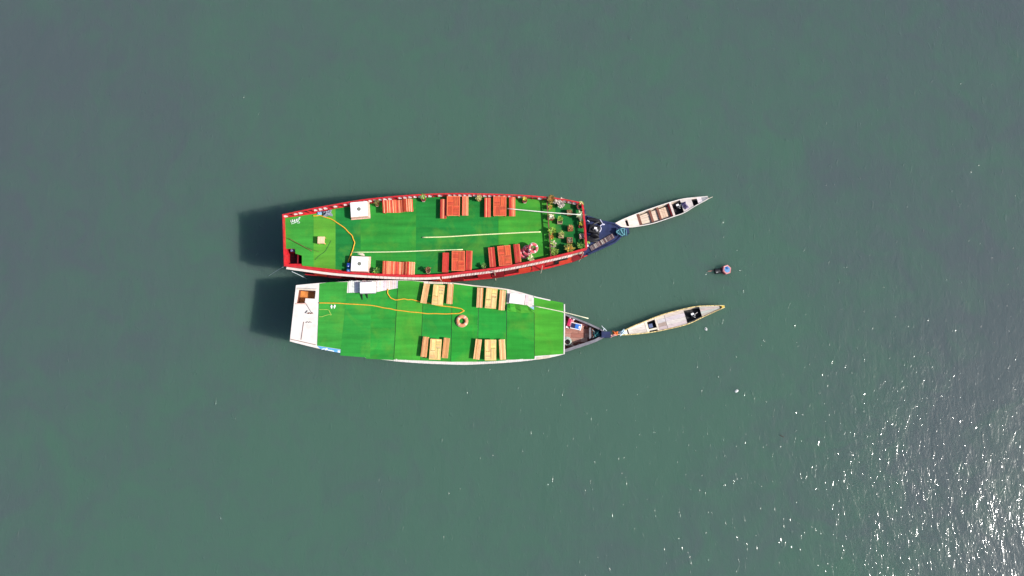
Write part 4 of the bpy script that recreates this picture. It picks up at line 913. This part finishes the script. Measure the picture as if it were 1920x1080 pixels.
# bow things on the lower boat
def bottle_rack():
    p = P(1067.5, 604, 0.8); t = thing('red_crate', 'red crate with two white knobs on the wooden bow', 'crate', (p.x, p.y, 0.45), R(-18))
    MB().box((0, 0, 0.2), (0.26, 0.62, 0.4), taper=0.9).build('body', M_TINT, t, (0.48, 0.02, 0.09), local=True, bevel=0.03)
    for dx, dy in ((-0.04, 0.34), (0.22, 0.30)):
        MB().lathe([(0.03, 0.0), (0.08, 0.33), (0.10, 0.40), (0.08, 0.47), (0.02, 0.50)], 12, (dx, dy, 0)).build('knob', M_WHITEBOX, t, smooth=True, local=True)
    MB().box((0.18, 0.06, 0.16), (0.18, 0.42, 0.3)).build('side_bag', M_CLOTH, t, (0.55, 0.22, 0.25), local=True, bevel=0.04)
    MB().box((-0.02, -0.36, 0.1), (0.24, 0.12, 0.2)).build('white_cover', M_WHITEBOX, t, local=True, bevel=0.03)
bottle_rack()
p = P(1080, 611.5, 0.85); t = thing('cool_box', 'white rimmed blue cool box with dark half on the wooden bow', 'box', (p.x, p.y, 0.45), R(-13))
MB().box((0, 0, 0.17), (0.76, 0.44, 0.34)).build('body', M_WHITEBOX, t, local=True, bevel=0.02)
MB().box((-0.20, 0, 0.35), (0.26, 0.34, 0.03)).build('tray', M_TINT, t, (0.012, 0.014, 0.06), local=True)
MB().box((0.14, 0, 0.35), (0.40, 0.34, 0.04)).build('lid', M_TINT, t, (0.03, 0.16, 0.56), local=True, bevel=0.01)
MB().box((0.25, -0.02, 0.375), (0.10, 0.18, 0.015)).build('label_plate', M_WHITEBOX, t, local=True)
cloth_heap('pink_cloth', 'pink cloth strip along the inner gunwale behind the cool box', 'cloth', 1094, 607.5, 0.5, 0.62, 0.16, 0.16, (0.50, 0.20, 0.22), R(-22), 21)
mb = MB(); c = P(1063, 640, 0.5)
for k in range(4): mb.torus(0.30 - 0.03 * k, 0.026, 26, 6, c=(c.x + 0.02 * (k % 2), c.y - 0.015 * k, 0.49 + 0.04 * k))
mb.tube(smooth_path(PL([(1070, 645), (1075, 648.3), (1081, 648.6), (1085, 645), (1088.5, 646.5), (1089.6, 650)], 0.6), 5), 0.02, 6)
tag(mb.build('coiled_rope', M_ROPE, None, (0.40, 0.50, 0.46), smooth=True), 'pale green rope coiled on the wooden bow floor', 'rope')
mb = MB()
for k in range(3): mb.torus(0.11, 0.04, 14, 6, c=(c.x + 0.02, c.y, 0.50 + 0.03 * k))
tag(mb.build('black_pulley', M_BLACK), 'black round block inside the coiled pale rope', 'block')
cloth_heap('teal_net', 'teal fishing net heaped in the tip of the wooden bow', 'net', 1118.5, 626.5, 0.66, 0.46, 0.46, 0.34, (0.04, 0.20, 0.21), 0.3, 31, None, 1.6)
cloth_heap('dark_net', 'dark teal net bag under the inner gunwale at the bow tip', 'net', 1122, 620.5, 0.55, 0.56, 0.22, 0.26, (0.010, 0.045, 0.06), R(-15), 33, None, 1.4)
rope('grey_rope', 'pale grey rope loop left of the teal net', 'rope', [(1110, 618), (1113.5, 621), (1115, 626), (1113, 632), (1110.5, 634)], 0.8, 0.022, (0.32, 0.36, 0.36))
rope('frayed_string', 'white frayed cord on the tip of the navy bow post', 'cord', [(1128, 610.5), (1131.5, 615), (1133.5, 616), (1130.5, 619.5), (1133.5, 616.4), (1137, 620.5)], 1.2, 0.025, (0.55, 0.62, 0.66), 3)
rope('loose_string', 'thin tan cord on the floor boards beside the coiled rope', 'cord', [(1071, 642), (1074, 637), (1077, 642), (1083, 640)], 0.48, 0.014, (0.42, 0.33, 0.22))

# ================================================================== the two canoes
def canoe(label, north, south, z, hullmat, gwmat, gw_w):
    Nw, Sw = PL(north, z), PL(south, z)
    a = (Nw[0] + Sw[0]) / 2; b = (Nw[-1] + Sw[-1]) / 2; d = b - a; L = d.length; ang = math.atan2(d.y, d.x); d.normalize(); nrm = Vector((-d.y, d.x, 0))
    t = thing('canoe', label, 'canoe', (a.x, a.y, 0), ang)
    nl = sorted([((p - a).dot(d), (p - a).dot(nrm)) for p in smooth_path(Nw, 4)]); sl = sorted([((p - a).dot(d), (p - a).dot(nrm)) for p in smooth_path(Sw, 4)])
    f_n = lambda u: interp(nl, u); f_s = lambda u: interp(sl, u)
    n = 40; lv = [(z, 1.0), (z * 0.5, 0.96), (0.0, 0.86), (-0.14, 0.55), (-0.17, 0.0)]
    mb = MB(); m = len(lv)
    for i in range(n + 1):
        u = L * i / n; c = (f_n(u) + f_s(u)) / 2; h = max(0.015, (f_n(u) - f_s(u)) / 2); e = (2 * i / n - 1)
        rise = 0.16 * abs(e) ** 3
        for zz, f in lv: mb.v.append((u, c + h * f, zz + rise * (1 if zz > 0 else 0.9)))
        for zz, f in reversed(lv[:-1]): mb.v.append((u, c - h * f, zz + rise * (1 if zz > 0 else 0.9)))
    w = 2 * m - 1
    for i in range(n):
        for k in range(w - 1): q = i * w + k; mb.f.append((q, q + 1, q + w + 1, q + w))
    mb.f.append(tuple(range(w - 1, -1, -1))); mb.f.append(tuple(n * w + k for k in range(w)))
    hull = mb.build('hull', hullmat, t, local=True, smooth=False)
    so = hull.modifiers.new('shell', 'SOLIDIFY'); so.thickness = 0.03; so.offset = 1
    zz = lambda u: z + 0.16 * abs(2 * u / L - 1) ** 3
    for fn, sg in ((f_n, -1), (f_s, 1)):
        MB().sweep([(L * i / n, fn(L * i / n) + sg * gw_w * 0.3, zz(L * i / n) + 0.002) for i in range(n + 1)], gw_w, 0.03).build('gunwale', gwmat, t, local=True)
    def section(t0, t1, z0, z1, name, mat, col=None, inset=0.035, v0=-1.0, v1=1.0, parent=None, follow=True):
        k = 8; top = []; bot = []
        mbb = MB()
        for i in range(k + 1):
            u = L * (t0 + (t1 - t0) * i / k); c = (f_n(u) + f_s(u)) / 2; h = max(0.01, (f_n(u) - f_s(u)) / 2 - inset); r_ = (zz(u) - z) if follow else 0
            mbb.v += [(u, c + h * v0, z0 + r_), (u, c + h * v1, z0 + r_), (u, c + h * v1, z1 + r_), (u, c + h * v0, z1 + r_)]
        for i in range(k):
            q = i * 4; 
            for e in range(4): mbb.f.append((q + e, q + (e + 1) % 4, q + 4 + (e + 1) % 4, q + 4 + e))
        mbb.f += [(3, 2, 1, 0), tuple(k * 4 + e for e in range(4))]
        mbb.f = [tuple(reversed(f)) for f in mbb.f]
        return mbb.build(name, mat, parent or t, col, local=True)
    section(0.06, 0.94, 0.012, 0.03, 'bilge', M_BILGE, inset=0.12, follow=False)
    return t, section, L, f_n, f_s, zz
c1n = [(1152, 420), (1162, 414.5), (1176, 408), (1212, 393.8), (1249.4, 381.2), (1276.7, 373.5), (1293, 371.3), (1310, 370), (1325, 369.2)]
c1s = [(1154, 423.5), (1162, 425.5), (1180.5, 426.6), (1201.2, 423.8), (1227.5, 418.4), (1263.6, 406.3), (1283.3, 399.2), (1303, 387.2), (1328, 373.5)]
t1, sec, L1, fn1, fs1, zz1 = canoe('white canoe with brown thwarts tied beside the navy bow', c1n, c1s, 0.42, M_CREAM, M_WHITE, 0.05)
PW = (0.60, 0.49, 0.44); CR = (0.62, 0.50, 0.39)
sec(0.012, 0.110, 0.37, 0.40, 'foredeck', M_PLANK, PW); sec(0.136, 0.243, 0.37, 0.40, 'foredeck', M_PLANK, (0.66, 0.56, 0.49))
sec(0.110, 0.136, 0.37, 0.40, 'foredeck_edge', M_PLANK, PW, v0=0.62); sec(0.110, 0.136, 0.37, 0.40, 'foredeck_edge', M_PLANK, PW, v1=-0.8)
sec(0.243, 0.272, 0.33, 0.41, 'thwart', M_BROWN, inset=0.06)
for k, (v0, v1) in enumerate(((-0.92, -0.34), (-0.32, 0.20), (0.22, 0.80))):
    sec(0.274, 0.470, 0.16, 0.20, 'floor_board', M_PLANK, (CR[0] * (1 - 0.05 * k), CR[1] * (1 - 0.06 * k), CR[2] * (1 - 0.06 * k)), inset=0.09, v0=v0, v1=v1, follow=False)
sec(0.378, 0.402, 0.24, 0.31, 'thwart', M_BROWN, inset=0.07); sec(0.464, 0.486, 0.22, 0.30, 'thwart', M_BROWN, inset=0.07)
for k in range(3): sec(0.488 + 0.025 * k, 0.511 + 0.025 * k, 0.14, 0.23, 'seat_board', M_PLANK, (0.62, 0.44, 0.32), inset=0.09, v0=-0.9, v1=0.75, follow=False)
sec(0.564, 0.590, 0.10, 0.16, 'seat_board', M_PLANK, (0.26, 0.20, 0.16), inset=0.09, v0=-0.9, v1=0.75, follow=False)
sec(0.592, 0.604, 0.05, 0.36, 'shadow_slab', M_DKRED, inset=0.05); sec(0.604, 0.626, 0.36, 0.41, 'thwart', M_PLANK, PW)  # dark red slab painted in for the shadow beside the white thwart
sec(0.722, 0.835, 0.37, 0.40, 'afterdeck', M_PLANK, (0.60, 0.53, 0.50)); sec(0.890, 0.935, 0.37, 0.40, 'afterdeck', M_PLANK, (0.60, 0.53, 0.54))
sec(0.835, 0.890, 0.37, 0.40, 'deck_edge', M_PLANK, PW, v0=0.72)
sec(0.935, 0.998, 0.37, 0.40, 'stern_plate', M_GREY, inset=0.01)
MB().box((L1 * 0.33, 0.02, 0.225), (1.0, 0.05, 0.03), 0.10).build('paddle_shaft', M_PLANK, t1, (0.7, 0.56, 0.46), local=True)
MB().tube([(L1 * 0.965, -0.10, 0.40), (L1 * 1.06, 0.0, 0.30)], 0.018, 6).build('steering_rod', M_CREAM, t1, local=True)
def small_engine(parent_label, canoe_obj, u, v, rz):
    w = canoe_obj.matrix_world if False else None
    a = canoe_obj.rotation_euler[2]; l = canoe_obj.location
    x = l[0] + u * math.cos(a) - v * math.sin(a); y = l[1] + u * math.sin(a) + v * math.cos(a)
    e = thing('boat_engine', parent_label, 'engine', (x, y, 0.032), a + rz)
    MB().box((0, 0, 0.15), (0.34, 0.26, 0.30), taper=0.8).build('block', M_BLACK, e, local=True, bevel=0.02)
    MB().box((-0.03, 0.08, 0.33), (0.20, 0.13, 0.06)).build('tank', M_WHITEBOX, e, local=True, bevel=0.015)
    MB().lathe([(0.05, 0.28), (0.06, 0.36), (0.03, 0.40)], 10, (0.07, -0.06, 0)).build('filter', M_GREY, e, local=True)
    MB().tube([(-0.06, -0.02, 0.28), (0.0, -0.16, 0.33), (0.08, -0.22, 0.30)], 0.022, 6).build('exhaust', M_GREY, e, local=True)
    MB().tube([(0.1, 0.0, 0.30), (0.24, 0.02, 0.36), (0.34, 0.05, 0.40)], 0.018, 6).build('tiller', M_WHITE, e, local=True)
    return e
small_engine('small engine in the black well of the white canoe', t1, L1 * 0.688, 0.06, 0.1)
def canoe_point(t, u, v): a = t.rotation_euler[2]; return Vector((t.location[0] + u * math.cos(a) - v * math.sin(a), t.location[1] + u * math.sin(a) + v * math.cos(a), 0))
for nm, u, v, sx, sy, cc, sd, lab in (('purple_bag', 0.748, 0.06, 0.30, 0.26, (0.13, 0.10, 0.22), 41, 'dark purple cloth bundle on the white canoe deck, nearer its far edge'), ('purple_bag', 0.758, -0.20, 0.34, 0.26, (0.20, 0.16, 0.28), 43, 'mauve cloth bundle on the white canoe deck, nearer the engine well')):
    q = canoe_point(t1, L1 * u, v); o = cloth_heap(nm, lab, 'bundle', 960, 540, 0.405, sx, sy, 0.2, cc, 0.4, sd, None, 1.5); o.location = (q.x, q.y, 0.405)
c2n = [(1162.5, 624.5), (1180, 614.4), (1210, 601.9), (1242.5, 589.4), (1280, 579.4), (1310, 573.9), (1350, 573), (1357, 573.4)]
c2s = [(1163.5, 628.4), (1180, 628), (1205, 625.6), (1236, 621), (1287.5, 608.8), (1316, 596), (1342.5, 583.7), (1357.5, 577)]
M_YGW = paint('yellow_cream_paint', (0.68, 0.55, 0.24), 0.6, 0.25, 9, dirt=(0.66, 0.42, 0.05, 0.8))
t2, sec, L2, fn2, fs2, zz2 = canoe('pale plank decked canoe with yellow dashed gunwale', c2n, c2s, 0.42, M_CREAM, M_YGW, 0.06)
PC = (0.50, 0.44, 0.40)
sec(0.015, 0.066, 0.37, 0.40, 'foredeck', M_PLANK, (0.66, 0.62, 0.55)); 
for k, (v0, v1) in enumerate(((-1, -0.34), (-0.33, 0.30), (0.31, 1))): sec(0.078, 0.245, 0.37, 0.40 - 0.003 * k, 'deck_board', M_PLANK, [c * (0.92 + 0.08 * k) for c in (0.54, 0.47, 0.42)], v0=v0, v1=v1)
sec(0.247, 0.268, 0.37, 0.415, 'thwart', M_PLANK, (0.70, 0.60, 0.48))
sec(0.268, 0.345, 0.37, 0.40, 'deck_edge', M_PLANK, (0.72, 0.64, 0.52), v0=-0.72, v1=-0.45); sec(0.268, 0.345, 0.37, 0.40, 'deck_edge', M_PLANK, (0.66, 0.54, 0.44), v0=0.78)
sec(0.345, 0.362, 0.37, 0.415, 'thwart', M_PLANK, (0.68, 0.58, 0.48))
for k, (v0, v1) in enumerate(((-1, -0.5), (-0.49, 0.02), (0.03, 0.52), (0.53, 1))):
    sec(0.364, 0.440, 0.37, 0.398 - 0.004 * (k % 2), 'deck_board', M_PLANK, (0.36, 0.27, 0.23) if k == 1 else [c * random.uniform(.9, 1.05) for c in PC], v0=v0, v1=v1)
    sec(0.443, 0.628, 0.37, 0.399 - 0.004 * (k % 2), 'deck_board', M_PLANK, [c * random.uniform(.9, 1.08) for c in (0.51, 0.45, 0.41)], v0=v0, v1=v1)
    if k in (0, 3) or True: sec(0.778, 0.955, 0.37, 0.399 - 0.004 * (k % 2), 'deck_board', M_PLANK, [c * random.uniform(.86, 1.05) for c in (0.44, 0.39, 0.37)], v0=v0, v1=v1)
sec(0.975, 0.999, 0.40, 0.45, 'stern_cap', M_TINT, (0.66, 0.44, 0.04), inset=0.0)
mb = MB()
for i in range(84):
    u = L2 * (0.03 + 0.94 * i / 84)
    for fn, sg in ((fn2, -1), (fs2, 1)):
        if random.random() < 0.6: mb.box((u, fn(u) + sg * 0.02, zz2(u) + 0.035), (random.uniform(0.02, 0.06), 0.035, 0.008), -0.2 * sg)
ds = mb.build('gunwale_lashings', M_BROWN, t2, local=True); ds['kind'] = 'stuff'
small_engine('small engine in the black well of the yellow edged canoe', t2, L2 * 0.705, 0.0, 0.15)
q = canoe_point(t2, L2 * 0.297, 0.02); o = MB().box((0, 0, 0.12), (0.30, 0.30, 0.24)).build('blue_bin', M_TINT, None, (0.10, 0.13, 0.24), bevel=0.03); o.location = (q.x, q.y, 0.032); o.rotation_euler = (0, 0, t2.rotation_euler[2])
tag(o, 'slate blue bin in the small well of the yellow edged canoe', 'bin')
cloth_heap('pale_blue_bag', 'pale blue plastic bag on the tip of the yellow edged canoe', 'bag', 1166.5, 623.5, 0.55, 0.42, 0.30, 0.22, (0.52, 0.66, 0.74), 0.45, 51, None, 1.4)
cloth_heap('orange_cloth', 'orange cloth knotted between the bow post and the canoe tip', 'cloth', 1153.5, 624.5, 0.8, 0.36, 0.24, 0.2, (0.72, 0.18, 0.04), -0.1, 53, None, 1.2)
cloth_heap('pink_rope_bundle', 'pink rope bundle on the near side of the orange cloth', 'rope', 1149.5, 628.8, 0.8, 0.44, 0.16, 0.16, (0.62, 0.36, 0.36), 0.35, 55, None, 1.6)
rope('tow_rope', 'pale tow rope from the navy bow post to the canoe tip', 'rope', [(1144, 629), (1150, 627.5), (1157, 627), (1163, 626.5)], 0.8, 0.03, (0.6, 0.4, 0.3), 4, zs=[1.0, 0.78, 0.72, 0.62])

# ================================================================== buoy floating alone
p = P(1361, 505, 0.3); by = thing('buoy', 'pink rimmed blue buoy floating alone between the two canoes', 'buoy', (p.x, p.y, 0), R(20))
tl = Vector((0.22, -0.12, 1)); tl.normalize(); e_ = Vector((0, 0, 1)).rotation_difference(tl).to_euler()
MB().lathe([(0.20, -0.2), (0.32, -0.02), (0.35, 0.16), (0.33, 0.30), (0.25, 0.31)], 6, (0, 0, 0), e_).build('body', M_TINT, by, (0.40, 0.02, 0.05), local=True)
MB().lathe([(0.345, 0.24), (0.355, 0.30), (0.31, 0.345), (0.25, 0.33), (0.23, 0.28)], 6, (0, 0, 0), e_).build('rim', M_TINT, by, (0.56, 0.22, 0.22), local=True)
MB().lathe([(0.245, 0.27), (0.235, 0.325), (0.19, 0.335)], 9, (0.015, 0, 0), e_).build('lid', M_TINT, by, (0.01, 0.15, 0.36), local=True)
MB().box((0.10, 0.04, 0.36), (0.10, 0.13, 0.05), 0.3).build('bracket', M_TINT, by, (0.02, 0.08, 0.36), local=True)
p = P(1347, 508, 0.1); fl_ = thing('black_float', 'black float with a pale patch touching the pink rimmed buoy', 'float', (p.x, p.y, 0.06), R(8))
MB().tube([(-0.28, 0, 0), (-0.24, 0, 0), (0.24, 0, 0), (0.28, 0, 0)], 0.19, 14).build('body', M_BLACK, fl_, local=True, smooth=True, bevel=0.03)
MB().box((-0.14, -0.10, 0.16), (0.14, 0.06, 0.03), 0.2).build('patch', M_GREY, fl_, local=True)
rope('buoy_rope', 'reddish rope trailing from the black float', 'rope', [(1340, 507), (1336.5, 507), (1333, 508), (1327, 508.8)], 0.04, 0.03, (0.36, 0.16, 0.13), 4)

# ------------------------------------------------------------------ flotsam
rope('floating_stick', 'small dark stick floating on open water right of the canoes', 'stick', [(1462, 815.5), (1466, 817.6), (1470, 819.4)], 0.02, 0.03, (0.05, 0.045, 0.035), 3)
for px, py, lab, sd in ((1381, 733, 'larger white foam scrap floating below the yellow edged canoe', 61), (1323.5, 617, 'small white foam scrap floating right beside the yellow edged canoe', 62)):
    cloth_heap('foam_scrap', lab, 'foam scrap', px, py, 0.0, 0.24 if sd == 61 else 0.16, 0.16 if sd == 61 else 0.2, 0.12, (0.8, 0.8, 0.78), 0.5, sd, None, 1.2)
